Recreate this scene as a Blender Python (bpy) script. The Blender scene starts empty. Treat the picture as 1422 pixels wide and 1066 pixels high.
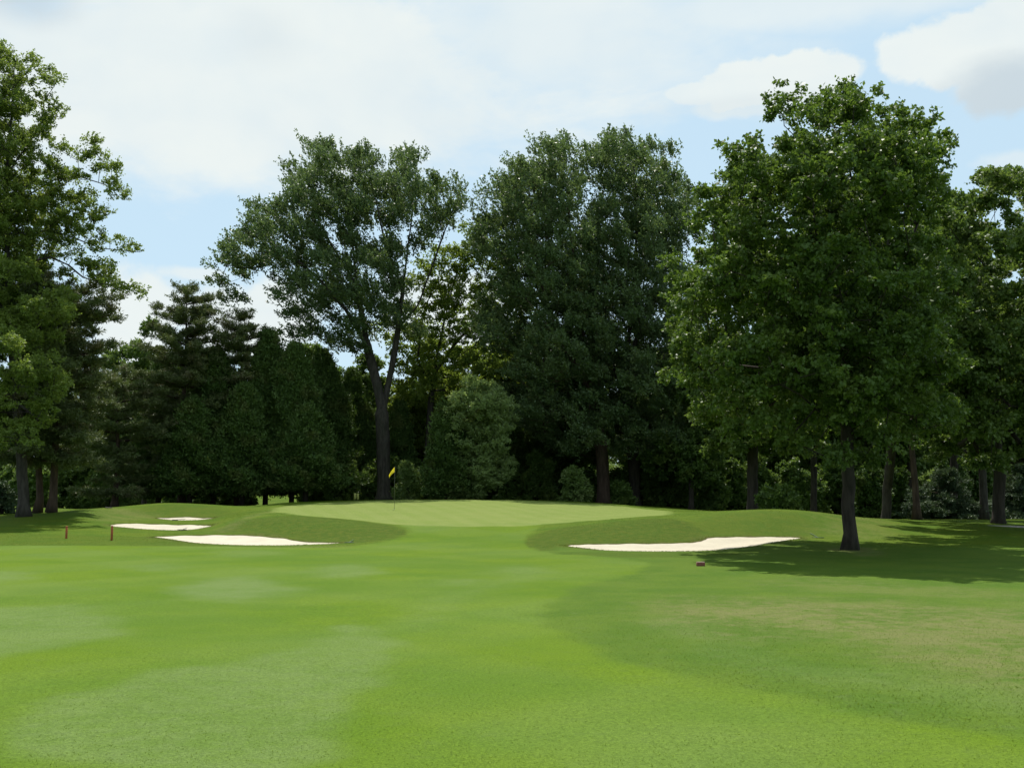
import bpy, math, random
import numpy as np
from mathutils import Vector
from mathutils.geometry import delaunay_2d_cdt

scene = bpy.context.scene
COL = scene.collection
R = math.radians

# ------------------------------------------------------------------ camera
F, CX, CY, HOR, CAMZ = 1480.0, 711.0, 533.0, 688.0, 1.7
TH = math.atan((HOR - CY) / F)
CT, ST = math.cos(TH), math.sin(TH)
cam = bpy.data.cameras.new('camera')
cam.sensor_width = 36.0
cam.lens = 36.0 * F / 1422.0
cam.clip_end = 6000
cam.clip_start = 0.1
camo = bpy.data.objects.new('camera', cam)
COL.objects.link(camo)
camo.location = (0, 0, CAMZ)
camo.rotation_euler = (R(90) + TH, 0, 0)
scene.camera = camo


def at(X, Y, d):
    """photo pixel + distance -> world point (arrays allowed)"""
    a = (np.asarray(X, float) - CX) / F
    b = (CY - np.asarray(Y, float)) / F
    fy = CT - b * ST
    up = ST + b * CT
    s = d / fy
    return np.stack(np.broadcast_arrays(a * s, d + 0 * s, CAMZ + up * s), -1)


def zpix(Y, d):
    b = (CY - np.asarray(Y, float)) / F
    return CAMZ + (ST + b * CT) * d / (CT - b * ST)


def pxm(d):
    return F / d


# ------------------------------------------------------------------ terrain
PROFILE = {
    -300: [(36, 757), (45, 735), (52, 722), (62, 708), (75, 703), (95, 700)],
    0: [(36, 757), (44, 739), (51, 722), (60, 708), (70, 703.5), (95, 700)],
    75: [(36, 757), (42, 744), (48, 728), (55, 713), (62, 704.5), (75, 706), (95, 705)],
    130: [(36, 757), (42, 745), (47, 733), (51, 721), (54.5, 709), (57, 705.5), (66, 709), (95, 707)],
    160: [(36, 757), (42, 745), (47, 735.5), (49, 730.5), (50.5, 726), (54, 721), (57.5, 712), (60, 703.5), (62, 703), (70, 708), (95, 707)],
    220: [(36, 757), (41, 746), (45, 740.5), (48, 735.5), (51.2, 727), (54, 725.5), (57.5, 722), (60, 718.5), (62.5, 704), (64, 698.5), (66.5, 698), (75, 706), (95, 706)],
    255: [(36, 757), (37, 755), (41.5, 743), (45, 740), (48, 736), (51.2, 728), (54, 726), (57.5, 722), (60, 718.3), (62.5, 703), (64, 698), (66.5, 697.8), (75, 706), (95, 706)],
    290: [(36, 756.5), (37.5, 754), (41.5, 742.8), (46, 738.5), (48.5, 731.5), (50.5, 729), (56, 725), (60, 719), (63, 705), (65, 700), (68, 699.5), (76, 706), (95, 705)],
    340: [(36, 757.5), (37, 756), (41.5, 742.5), (44, 732), (46.5, 722), (49, 716), (57, 711), (62, 705.5), (67, 702.5), (74, 706), (95, 705)],
    400: [(36, 758), (37, 756.7), (40.5, 747), (42, 735), (43.6, 721), (45, 716), (50, 711), (58, 705.5), (66, 700), (71, 697), (80, 702), (95, 703)],
    470: [(36, 758.5), (37.5, 755.5), (39.5, 751.5), (41.3, 738), (43, 723.5), (44.5, 720), (52, 713), (58, 707.5), (66, 699.5), (71, 695), (80, 699), (95, 701)],
    530: [(36, 758), (38.5, 753), (41, 742), (43, 730), (45, 726), (50, 718), (56, 707.5), (64, 699), (71, 693.8), (80, 698), (95, 701)],
    580: [(36, 758), (40, 748), (43, 734), (45, 728), (50, 718), (56, 707.5), (64, 699), (71, 693.3), (80, 698), (95, 701)],
    640: [(36, 758), (40, 747), (44, 732), (50, 718.5), (56, 707.5), (64, 698.5), (71, 693), (80, 697), (95, 701)],
    730: [(36, 758), (40, 747), (44, 732), (50, 718.5), (56, 708), (64, 699.5), (71, 694), (80, 698), (95, 701)],
    790: [(34, 763), (35, 759), (37.5, 750), (40, 737), (42.5, 729), (50, 718), (56, 708.5), (64, 701), (71, 696), (80, 699), (95, 697)],
    850: [(33.3, 764), (36.6, 755), (38.5, 742), (40.4, 727), (42, 721.5), (50, 714), (56, 709), (64, 702.5), (70, 699), (80, 702), (95, 697)],
    920: [(33, 765.5), (36.9, 754.5), (38.8, 741), (40.6, 725), (42.3, 718.5), (51, 711), (56, 709.5), (64, 706.5), (70, 705), (80, 705), (95, 699)],
    975: [(33, 765.5), (37.4, 752), (40, 740), (42.2, 722), (44, 714), (50, 709.5), (60, 707.5), (70, 709), (80, 711), (95, 700)],
    1010: [(33.3, 764), (39.4, 745.5), (41.5, 731), (43.6, 715), (45.5, 709), (49, 708.3), (60, 714), (76, 715), (95, 713)],
    1070: [(34, 760), (39.6, 745.5), (41.6, 729), (43.7, 712), (45.5, 706.5), (48.5, 706.5), (54, 715), (76, 717), (95, 714)],
    1110: [(34, 761), (39.8, 746.3), (41.8, 731), (44, 715), (46, 708.5), (49.5, 708.5), (56, 717), (76, 718), (95, 715)],
    1150: [(34, 762), (39, 751), (42, 736), (45, 719.5), (47.5, 713), (51, 713.5), (57, 720), (76, 719), (95, 716)],
    1200: [(34, 762), (40, 748), (45, 730), (49, 720), (53, 718.5), (62, 719.5), (76, 720), (95, 718)],
    1250: [(36, 757), (44, 739), (50, 727), (56, 721.5), (62, 721.5), (76, 721), (95, 718)],
    1330: [(36, 757), (44, 740), (52, 728), (60, 722), (70, 720), (80, 720), (95, 718)],
    1422: [(36, 758), (44, 742), (51, 733), (54, 730), (60, 725), (68, 721), (80, 719), (95, 717)],
    1750: [(36, 758), (44, 742), (51, 733), (54, 730), (60, 725), (68, 721), (80, 719), (95, 717)],
}
DG = np.arange(24, 96.01, 0.5)
XG = np.arange(-300, 1750.1, 10.0)
_cols = sorted(PROFILE)
_tab = []
for c in _cols:
    pts = [(24, 0.0), (30, 0.0)] + [(d, float(zpix(Y, d))) for d, Y in PROFILE[c]]
    _tab.append(np.interp(DG, [p[0] for p in pts], [p[1] for p in pts]))
_tab = np.array(_tab)
TAB = np.array([np.interp(XG, _cols, _tab[:, j]) for j in range(len(DG))]).T      # X, d


def _blur(a, n, axis):
    k = np.exp(-0.5 * (np.arange(-3 * int(n + 1), 3 * int(n + 1) + 1) / n) ** 2)
    k /= k.sum()
    p = len(k) // 2
    pad = [(0, 0), (0, 0)]
    pad[axis] = (p, p)
    b = np.pad(a, pad, mode='edge')
    return np.apply_along_axis(lambda v: np.convolve(v, k, mode='valid'), axis, b)


TAB = _blur(_blur(TAB, 1.2, 0), .9, 1)


def tz(x, y):
    x = np.asarray(x, float)
    y = np.asarray(y, float)
    d = np.clip(y, 24, 96)
    X = np.clip(CX + F * 0.994 * x / np.maximum(d, 1), XG[0], XG[-1])
    i = np.clip((X - XG[0]) / 10.0, 0, len(XG) - 1.001)
    j = np.clip((d - 24) / 0.5, 0, len(DG) - 1.001)
    i0, j0 = i.astype(int), j.astype(int)
    fi, fj = i - i0, j - j0
    z = (TAB[i0, j0] * (1 - fi) * (1 - fj) + TAB[i0 + 1, j0] * fi * (1 - fj)
         + TAB[i0, j0 + 1] * (1 - fi) * fj + TAB[i0 + 1, j0 + 1] * fi * fj)
    t = np.clip((y - 95) / 30.0, 0, 1)
    t = t * t * (3 - 2 * t)
    z = z + t * (2.5 - z)
    w = np.clip((y - 2) / 8, 0, 1) * np.clip((60 - y) / 20, 0, 1)
    z = z + w * (0.018 * np.sin(x * 0.55 + 0.8 * np.sin(y * 0.3)) * np.sin(y * 0.42 + 1.0))
    return z


def ground(X, Y, dmin=4.0, dmax=110.0):
    """world point where the ray of photo pixel meets the ground"""
    ds = np.arange(dmin, dmax, 0.05)
    P = at(X, Y, ds)
    diff = P[:, 2] - tz(P[:, 0], P[:, 1])
    k = np.argmax(diff < 0)
    if diff[k] >= 0:
        k = int(np.argmin(np.abs(diff)))
        return P[k]
    t = diff[k - 1] / (diff[k - 1] - diff[k]) if k else 0
    p = P[k - 1] * (1 - t) + P[k] * t if k else P[k]
    p[2] = float(tz(p[0], p[1]))
    return p


def onground(X, d):
    x = (X - CX) / F * 1.005 * d
    return np.array([x, d, float(tz(x, d))])


# ------------------------------------------------------------------ helpers
def link(o, parent=None):
    COL.objects.link(o)
    if parent is not None:
        o.parent = parent
    return o


def tag(o, label=None, cat=None, group=None, kind=None):
    for k, v in (('label', label), ('category', cat), ('group', group), ('kind', kind)):
        if v:
            o[k] = v
    return o


def empty(name, loc):
    o = bpy.data.objects.new(name, None)
    o.empty_display_size = 0.3
    o.location = [float(v) for v in loc]
    return link(o)


def mesh_np(name, V, faces_flat, counts, mat, smooth=False):
    me = bpy.data.meshes.new(name)
    V = np.asarray(V, np.float32)
    me.vertices.add(len(V))
    me.vertices.foreach_set('co', V.ravel())
    faces_flat = np.asarray(faces_flat, np.int32)
    counts = np.asarray(counts, np.int32)
    me.loops.add(len(faces_flat))
    me.loops.foreach_set('vertex_index', faces_flat)
    me.polygons.add(len(counts))
    st = np.concatenate([[0], np.cumsum(counts)[:-1]]).astype(np.int32)
    me.polygons.foreach_set('loop_start', st)
    me.polygons.foreach_set('loop_total', counts)
    if smooth:
        me.polygons.foreach_set('use_smooth', np.ones(len(counts), bool))
    me.materials.append(mat)
    me.update(calc_edges=True)
    return me


def quads(name, V, mat):
    n = len(V) // 4
    return mesh_np(name, V, np.arange(n * 4), np.full(n, 4), mat)


class MB:
    """collects simple shapes in one mesh"""
    def __init__(s):
        s.v, s.f, s.c = [], [], []

    def add(s, V, faces):
        o = len(s.v)
        s.v += [tuple(map(float, p)) for p in V]
        for f in faces:
            s.f += [i + o for i in f]
            s.c.append(len(f))

    def tube(s, pts, rad, n=6, cap=True):
        pts = [np.asarray(p, float) for p in pts]
        V, Fc = [], []
        ref = np.array([0.3, 0.2, 0.1])
        for i, p in enumerate(pts):
            t = pts[min(i + 1, len(pts) - 1)] - pts[max(i - 1, 0)]
            t = t / (np.linalg.norm(t) + 1e-9)
            a = np.array([1.0, 0, 0]) if abs(t[0]) < 0.9 else np.array([0, 1.0, 0])
            u = np.cross(t, a)
            u /= np.linalg.norm(u)
            w = np.cross(t, u)
            for k in range(n):
                an = 2 * math.pi * k / n
                V.append(p + rad[i] * (math.cos(an) * u + math.sin(an) * w))
        for i in range(len(pts) - 1):
            for k in range(n):
                k2 = (k + 1) % n
                Fc.append((i * n + k, i * n + k2, (i + 1) * n + k2, (i + 1) * n + k))
        if cap:
            Fc.append(tuple(range(n - 1, -1, -1)))
            m = (len(pts) - 1) * n
            Fc.append(tuple(range(m, m + n)))
        s.add(V, Fc)

    def box(s, c, sz, bev=0.0, rz=0.0):
        hx, hy, hz = [q / 2 for q in sz]
        b = min(bev, hx * .9, hy * .9, hz * .9)
        def ring(x, y, z):
            k = b
            return [(-x + k, -y, z), (x - k, -y, z), (x, -y + k, z), (x, y - k, z), (x - k, y, z), (-x + k, y, z), (-x, y - k, z), (-x, -y + k, z)]
        if b > 0:
            rs = [ring(hx - b, hy - b, -hz), ring(hx, hy, -hz + b), ring(hx, hy, hz - b), ring(hx - b, hy - b, hz)]
        else:
            rs = None
        co, si = math.cos(rz), math.sin(rz)
        T = lambda p: (c[0] + p[0] * co - p[1] * si, c[1] + p[0] * si + p[1] * co, c[2] + p[2])
        if rs is None:
            P = [(-hx, -hy, -hz), (hx, -hy, -hz), (hx, hy, -hz), (-hx, hy, -hz), (-hx, -hy, hz), (hx, -hy, hz), (hx, hy, hz), (-hx, hy, hz)]
            s.add([T(p) for p in P], [(3, 2, 1, 0), (4, 5, 6, 7), (0, 1, 5, 4), (1, 2, 6, 5), (2, 3, 7, 6), (3, 0, 4, 7)])
        else:
            V = [T(p) for r in rs for p in r]
            Fc = [tuple(range(7, -1, -1)), tuple(range(24, 32))]
            for i in range(3):
                for k in range(8):
                    k2 = (k + 1) % 8
                    Fc.append((i * 8 + k, i * 8 + k2, (i + 1) * 8 + k2, (i + 1) * 8 + k))
            s.add(V, Fc)

    def build(s, name, mat, parent=None, smooth=False, loc=(0, 0, 0)):
        V = np.array(s.v) - np.asarray(loc, float)
        me = mesh_np(name, V, s.f, s.c, mat, smooth)
        o = bpy.data.objects.new(name, me)
        if parent is None:
            o.location = [float(q) for q in loc]
        return link(o, parent)


# ------------------------------------------------------------------ materials
def mat_new(name):
    m = bpy.data.materials.new(name)
    m.use_nodes = True
    nt = m.node_tree
    nt.nodes.clear()
    return m, nt


class NT:
    def __init__(s, nt):
        s.nt = nt

    def n(s, t, **kw):
        nd = s.nt.nodes.new(t)
        for k, v in kw.items():
            setattr(nd, k, v)
        return nd

    def lk(s, a, b):
        s.nt.links.new(a, b)

    def val(s, sock, v):
        if hasattr(v, 'is_output') or isinstance(v, bpy.types.NodeSocket):
            s.lk(v, sock)
        else:
            sock.default_value = v

    def math(s, op, a, b=0.0, c=None, clamp=False):
        nd = s.n('ShaderNodeMath', operation=op)
        nd.use_clamp = clamp
        s.val(nd.inputs[0], a)
        s.val(nd.inputs[1], b)
        if c is not None:
            s.val(nd.inputs[2], c)
        return nd.outputs[0]

    def mix(s, f, a, b, blend='MIX'):
        nd = s.n('ShaderNodeMix', data_type='RGBA', blend_type=blend)
        s.val(nd.inputs[0], f)
        for sock, v in ((nd.inputs[6], a), (nd.inputs[7], b)):
            if isinstance(v, tuple):
                v = tuple(v) + (1.0,) if len(v) == 3 else v
            s.val(sock, v)
        return nd.outputs[2]

    def noise(s, vec, scale, detail=3.0, rough=0.55, dist=0.0):
        nd = s.n('ShaderNodeTexNoise')
        if vec is not None:
            s.lk(vec, nd.inputs['Vector'])
        nd.inputs['Scale'].default_value = scale
        nd.inputs['Detail'].default_value = detail
        nd.inputs['Roughness'].default_value = rough
        nd.inputs['Distortion'].default_value = dist
        return nd.outputs[0]

    def ramp(s, v, lo, hi, a=0.0, b=1.0, smooth=True):
        nd = s.n('ShaderNodeMapRange')
        nd.interpolation_type = 'SMOOTHSTEP' if smooth else 'LINEAR'
        s.val(nd.inputs[0], v)
        for i, q in ((1, lo), (2, hi), (3, a), (4, b)):
            nd.inputs[i].default_value = q
        return nd.outputs[0]

    def attr(s, name):
        return s.n('ShaderNodeAttribute', attribute_name=name).outputs['Fac']


def leaf_mat(name, c1, c2, c3=None, transl=0.35, rough=0.5, clump=0.35, spec=0.3):
    """c1/c2: the two leaf tones mixed leaf by leaf; c3: tone of some whole sprigs"""
    m, nt = mat_new(name)
    g = NT(nt)
    geo = g.n('ShaderNodeNewGeometry')
    rnd = geo.outputs['Random Per Island']
    co = g.n('ShaderNodeTexCoord').outputs['Object']
    nz = g.ramp(g.noise(co, clump, 2.0), 0.38, 0.62)
    f = g.math('ADD', g.math('MULTIPLY', rnd, 0.6), g.math('MULTIPLY', nz, 0.4))
    col = g.mix(f, c1, c2)
    if c3:
        col = g.mix(g.math('MULTIPLY', g.ramp(g.noise(co, clump * 2.1, 1.0), 0.55, 0.68), 0.8), col, c3)
    p = g.n('ShaderNodeBsdfPrincipled')
    g.lk(col, p.inputs['Base Color'])
    p.inputs['Roughness'].default_value = rough
    p.inputs['Specular IOR Level'].default_value = spec
    t = g.n('ShaderNodeBsdfTranslucent')
    tc = g.mix(0.5, col, (c2[0] * 1.35, c2[1] * 1.3, c2[2] * 0.6))
    g.lk(tc, t.inputs['Color'])
    mx = g.n('ShaderNodeMixShader')
    mx.inputs[0].default_value = transl
    g.lk(p.outputs[0], mx.inputs[1])
    g.lk(t.outputs[0], mx.inputs[2])
    out = g.n('ShaderNodeOutputMaterial')
    g.lk(mx.outputs[0], out.inputs['Surface'])
    return m


def bark_mat(name, c1, c2, scale=6.0):
    m, nt = mat_new(name)
    g = NT(nt)
    tc = g.n('ShaderNodeTexCoord')
    mp = g.n('ShaderNodeMapping')
    mp.inputs['Scale'].default_value = (1, 1, 0.22)
    g.lk(tc.outputs['Object'], mp.inputs['Vector'])
    nz = g.noise(mp.outputs[0], scale, 5.0, 0.65)
    col = g.mix(g.ramp(nz, 0.35, 0.65), c1, c2)
    big = g.noise(tc.outputs['Object'], 0.9, 2.0)
    col = g.mix(g.ramp(big, 0.45, 0.7, 0, 0.35), col, (0.035, 0.042, 0.024))
    p = g.n('ShaderNodeBsdfPrincipled')
    g.lk(col, p.inputs['Base Color'])
    p.inputs['Roughness'].default_value = 0.9
    p.inputs['Specular IOR Level'].default_value = 0.15
    b = g.n('ShaderNodeBump')
    b.inputs['Strength'].default_value = 0.9
    b.inputs['Distance'].default_value = 0.04
    g.lk(nz, b.inputs['Height'])
    g.lk(b.outputs[0], p.inputs['Normal'])
    out = g.n('ShaderNodeOutputMaterial')
    g.lk(p.outputs[0], out.inputs['Surface'])
    return m


def plain_mat(name, c1, c2=None, rough=0.6, scale=20.0, metal=0.0, bump=0.0, transl=0.0):
    m, nt = mat_new(name)
    g = NT(nt)
    co = g.n('ShaderNodeTexCoord').outputs['Object']
    nz = g.noise(co, scale, 4.0)
    col = g.mix(g.ramp(nz, 0.35, 0.65), c1, c2 or c1)
    p = g.n('ShaderNodeBsdfPrincipled')
    g.lk(col, p.inputs['Base Color'])
    p.inputs['Roughness'].default_value = rough
    p.inputs['Metallic'].default_value = metal
    if bump:
        b = g.n('ShaderNodeBump')
        b.inputs['Strength'].default_value = bump
        b.inputs['Distance'].default_value = 0.01
        g.lk(nz, b.inputs['Height'])
        g.lk(b.outputs[0], p.inputs['Normal'])
    out = g.n('ShaderNodeOutputMaterial')
    if transl:
        t = g.n('ShaderNodeBsdfTranslucent')
        g.lk(col, t.inputs['Color'])
        mx = g.n('ShaderNodeMixShader')
        mx.inputs[0].default_value = transl
        g.lk(p.outputs[0], mx.inputs[1])
        g.lk(t.outputs[0], mx.inputs[2])
        g.lk(mx.outputs[0], out.inputs['Surface'])
    else:
        g.lk(p.outputs[0], out.inputs['Surface'])
    return m


def grass_mat():
    m, nt = mat_new('mown_grass')
    g = NT(nt)
    co = g.n('ShaderNodeTexCoord').outputs['Object']
    fair, green, dry_lit, pale, coll, lush, bank = [g.attr(a) for a in ('fair', 'green', 'dry_lit', 'pale', 'collar', 'lush', 'bank')]
    n_big = g.noise(co, 0.11, 3.0)
    n_mid = g.noise(co, 0.55, 4.0, 0.6)
    n_small = g.noise(co, 4.0, 4.0, 0.65)
    n_fine = g.noise(co, 38.0, 3.0, 0.7)
    n_blade = g.noise(co, 140.0, 2.0, 0.7)
    # rough
    c = g.mix(g.ramp(n_mid, 0.35, 0.65), GR['rough1'], GR['rough2'])
    c = g.mix(g.ramp(n_small, 0.5, 0.75, 0, 0.5), c, GR['rough3'])
    # mounds kept long
    cl = g.mix(g.ramp(n_mid, 0.35, 0.65), GR['lush1'], GR['lush2'])
    cl = g.mix(g.ramp(n_small, 0.52, 0.72, 0, 0.55), cl, GR['lush3'])
    c = g.mix(lush, c, cl)
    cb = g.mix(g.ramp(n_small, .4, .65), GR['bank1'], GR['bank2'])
    c = g.mix(g.math('MULTIPLY', bank, g.ramp(n_mid, .3, .55, .7, 1.0)), c, cb)  # bank faces: olive long grass, with their shade painted into the tone
    # fairway
    cf = g.mix(g.ramp(g.math('ADD', g.math('MULTIPLY', n_big, 0.6), g.math('MULTIPLY', n_mid, 0.4)), 0.4, 0.6), GR['fair1'], GR['fair2'])
    cf = g.mix(g.ramp(n_small, 0.5, 0.75, 0, 0.35), cf, GR['fair3'])
    c = g.mix(fair, c, cf)
    # striped cut: paler patches mown towards the viewer
    pn = g.math('MULTIPLY', pale, g.ramp(g.math('ADD', g.math('MULTIPLY', n_mid, 0.5), g.math('MULTIPLY', n_small, 0.5)), 0.36, 0.6, 0.5, 0.95))
    c = g.mix(pn, c, GR['pale'])
    # dry turf; sunlit ridge tops are painted in the same tone
    dn = g.math('MULTIPLY', dry_lit, g.ramp(g.math('ADD', g.math('MULTIPLY', n_mid, 0.45), g.math('MULTIPLY', n_small, 0.55)), 0.38, 0.58, 0.1, 1.0))
    c = g.mix(dn, c, GR['dry_lit'])
    # putting surface
    cg = g.mix(g.ramp(n_mid, 0.35, 0.65), GR['green1'], GR['green2'])
    c = g.mix(green, c, cg)
    # worn edge round the bunkers
    c = g.mix(g.math('MULTIPLY', coll, g.ramp(n_small, 0.35, 0.6, 0.2, 1.0)), c, GR['collar'])
    # mowing: bands on the putting surface and crossing bands on the fairway
    sx = g.n('ShaderNodeSeparateXYZ')
    g.lk(co, sx.inputs[0])
    def band(kx, ky, f):
        w_ = g.math('SINE', g.math('MULTIPLY', g.math('ADD', g.math('ADD', g.math('MULTIPLY', sx.outputs[0], kx), g.math('MULTIPLY', sx.outputs[1], ky)), g.math('MULTIPLY', n_mid, .25)), f))
        return g.ramp(w_, -.35, .35)
    c = g.mix(g.math('MULTIPLY', green, g.math('MULTIPLY', band(1, .25, 5.2), .16)), c, (0.185, 0.215, 0.075))
    fb = g.math('ADD', g.math('MULTIPLY', band(.75, .66, 1.25), .5), g.math('MULTIPLY', band(.8, -.6, 1.25), .5))
    c = g.mix(g.math('MULTIPLY', fair, g.math('MULTIPLY', fb, g.ramp(n_big, .35, .6, .05, .45))), c, (0.098, 0.150, 0.036))
    # pale clippings and dead blades
    c = g.mix(g.math('MULTIPLY', g.ramp(n_blade, .66, .74), g.ramp(n_small, .45, .7, .1, .55)), c, (0.20, 0.21, 0.11))
    # blades
    c = g.mix(g.ramp(n_fine, 0.3, 0.7, 0.0, 1.0), g.mix(1.0, c, (0.78, 0.79, 0.78), 'MULTIPLY'), g.mix(1.0, c, (1.22, 1.2, 1.16), 'MULTIPLY'))
    c = g.mix(g.ramp(n_blade, 0.35, 0.65, 0.0, 1.0), g.mix(1.0, c, (0.76, 0.78, 0.76), 'MULTIPLY'), g.mix(1.0, c, (1.25, 1.22, 1.18), 'MULTIPLY'))
    p = g.n('ShaderNodeBsdfPrincipled')
    g.lk(c, p.inputs['Base Color'])
    p.inputs['Roughness'].default_value = 0.85
    p.inputs['Specular IOR Level'].default_value = 0.05
    b = g.n('ShaderNodeBump')
    b.inputs['Strength'].default_value = 0.5
    b.inputs['Distance'].default_value = 0.02
    h = g.math('ADD', g.math('MULTIPLY', n_fine, 0.6), g.math('ADD', g.math('MULTIPLY', n_small, 1.2), g.math('MULTIPLY', n_blade, 0.2)))
    g.lk(h, b.inputs['Height'])
    g.lk(b.outputs[0], p.inputs['Normal'])
    out = g.n('ShaderNodeOutputMaterial')
    g.lk(p.outputs[0], out.inputs['Surface'])
    return m


GR = dict(
    rough1=(0.053, 0.102, 0.010), rough2=(0.071, 0.118, 0.013), rough3=(0.076, 0.118, 0.030),
    lush1=(0.050, 0.096, 0.006), lush2=(0.074, 0.114, 0.008), lush3=(0.094, 0.116, 0.018),
    fair1=(0.064, 0.121, 0.008), fair2=(0.086, 0.141, 0.008), fair3=(0.078, 0.122, 0.022),
    pale=(0.112, 0.160, 0.056), dry_lit=(0.122, 0.128, 0.048),
    green1=(0.130, 0.176, 0.040), green2=(0.146, 0.186, 0.048),
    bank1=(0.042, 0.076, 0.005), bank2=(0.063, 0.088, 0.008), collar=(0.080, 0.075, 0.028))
M_GRASS = grass_mat()
M_LIP = plain_mat('bunker_lip_soil', (0.24, 0.20, 0.11), (0.17, 0.17, 0.06), 0.95, 9.0)


def sand_mat():
    m, nt = mat_new('bunker_sand')
    g = NT(nt)
    co = g.n('ShaderNodeTexCoord').outputs['Object']
    n1 = g.noise(co, 1.2, 3.0)
    n2 = g.noise(co, 60.0, 3.0)
    n3 = g.noise(co, 5.0, 3.0)
    c = g.mix(g.ramp(n1, 0.35, 0.65), (0.46, 0.42, 0.33), (0.50, 0.46, 0.36))
    c = g.mix(g.ramp(n3, 0.45, 0.7, 0, 0.4), c, (0.40, 0.36, 0.28))
    c = g.mix(g.ramp(n2, 0.3, 0.7, 0, 0.3), c, (0.38, 0.34, 0.26))
    p = g.n('ShaderNodeBsdfPrincipled')
    g.lk(c, p.inputs['Base Color'])
    p.inputs['Roughness'].default_value = 0.95
    p.inputs['Specular IOR Level'].default_value = 0.1
    b = g.n('ShaderNodeBump')
    b.inputs['Strength'].default_value = 0.6
    b.inputs['Distance'].default_value = 0.03
    g.lk(g.math('ADD', g.math('MULTIPLY', n2, 0.3), n3), b.inputs['Height'])
    g.lk(b.outputs[0], p.inputs['Normal'])
    out = g.n('ShaderNodeOutputMaterial')
    g.lk(p.outputs[0], out.inputs['Surface'])
    return m


M_SAND = sand_mat()
M_PATH = plain_mat('cart_path_asphalt', (0.33, 0.29, 0.26), (0.27, 0.24, 0.22), 0.9, 6.0, bump=0.3)


# ------------------------------------------------------------------ ground outlines
def catmull(P, n=6):
    P = np.asarray(P, float)
    out = []
    N = len(P)
    for i in range(N):
        p0, p1, p2, p3 = P[(i - 1) % N], P[i], P[(i + 1) % N], P[(i + 2) % N]
        d = np.linalg.norm(p2 - p1)
        k = n
        for t in np.arange(k) / k:
            q = 0.5 * ((2 * p1) + (-p0 + p2) * t + (2 * p0 - 5 * p1 + 4 * p2 - p3) * t * t + (-p0 + 3 * p1 - 3 * p2 + p3) * t ** 3)
            out.append(q)
    return np.array(out)


def lin(P, step):
    P = np.asarray(P, float)
    out = []
    for i in range(len(P)):
        a, b = P[i], P[(i + 1) % len(P)]
        k = max(1, int(np.linalg.norm(b - a) / step))
        for t in np.arange(k) / k:
            out.append(a + (b - a) * t)
    return np.array(out)


def outline(pts, smooth=True, n=5):
    """entries (X, Y) photo pixels, (X,'d',d) at a distance or ('w',x,y); gives plan points"""
    W = []
    for p in pts:
        if p[0] == 'w':
            W.append((p[1], p[2]))
        elif p[1] == 'd':
            q = onground(p[0], p[2])
            W.append((q[0], q[1]))
        else:
            q = ground(p[0], p[1])
            W.append((q[0], q[1]))
    return catmull(W, n) if smooth else np.array(W)


B1 = outline([(213, 745), (240, 743.6), (270, 742.9), (300, 742.5), (340, 742.7), (370, 744.8), (395, 747), (408, 750), (430, 752), (455, 752.9), (473, 753.2),
              (455, 754.8), (420, 756), (380, 756.8), (330, 756.4), (290, 754.8), (260, 752), (235, 748)])
B2 = outline([(153, 729.5), (165, 727.2), (185, 726.5), (210, 727.2), (240, 728.2), (270, 728.4), (293, 729.7), (282, 732.5), (268, 734.8), (250, 735.8), (220, 735.3), (195, 733.8), (172, 731.8)])
B3 = outline([(217, 718.9), (240, 718.3), (270, 718.2), (299, 718.7), (285, 720.8), (270, 721.8), (250, 722.1), (235, 721.3)])
B4 = outline([(788, 757.5), (810, 755.6), (850, 754.6), (900, 754.2), (940, 753.6), (965, 752), (978, 749), (984, 746.3), (1000, 745.3), (1040, 744.9), (1080, 745), (1112, 746.2),
              (1090, 750), (1060, 755.3), (1030, 759.8), (1000, 763), (960, 764.8), (900, 765), (850, 764), (815, 761)])
GREEN = outline([(378, 709.5), (400, 713), (430, 716.5), (470, 719.5), (505, 723), (540, 727.3), (570, 729.3), (640, 730.8), (700, 730.3), (750, 728.3), (800, 724.3), (850, 720.3),
                 (900, 716.5), (932, 713.5), (925, 'd', 56), (880, 'd', 63), (830, 'd', 67), (750, 'd', 69.8), (640, 'd', 70.4), (540, 'd', 70), (470, 'd', 68.5), (420, 'd', 65.5), (388, 'd', 60)], n=5)
FAIR = outline([('w', -60, 36.5), (-300, 757.5), (-100, 757.4), (0, 757.2), (150, 757.6), (300, 758.4), (420, 760), (480, 758.5), (530, 752), (560, 745), (567, 738.5), (562, 733),
                (560, 728), (640, 728), (745, 726), (745, 733), (731, 742), (727, 752), (735, 761), (760, 767), (810, 771), (860, 775), (905, 784), (830, 808), (765, 832), (738, 853),
                (758, 874), (800, 893), (900, 924), (1000, 946), (1110, 975), (1250, 999), (1422, 1024), (1700, 1075), ('w', 9, 1), ('w', 30, -30), ('w', -60, -30)], n=4)
PATH = outline([(1362, 'd', 52.3), (1385, 'd', 53.3), (1410, 'd', 53.6), (1450, 'd', 53.8), (1520, 'd', 54.5), (1600, 'd', 56),
                (1600, 'd', 52.5), (1520, 'd', 51.2), (1450, 'd', 50.6), (1410, 'd', 51.2), (1385, 'd', 51.7)], n=4)
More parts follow.
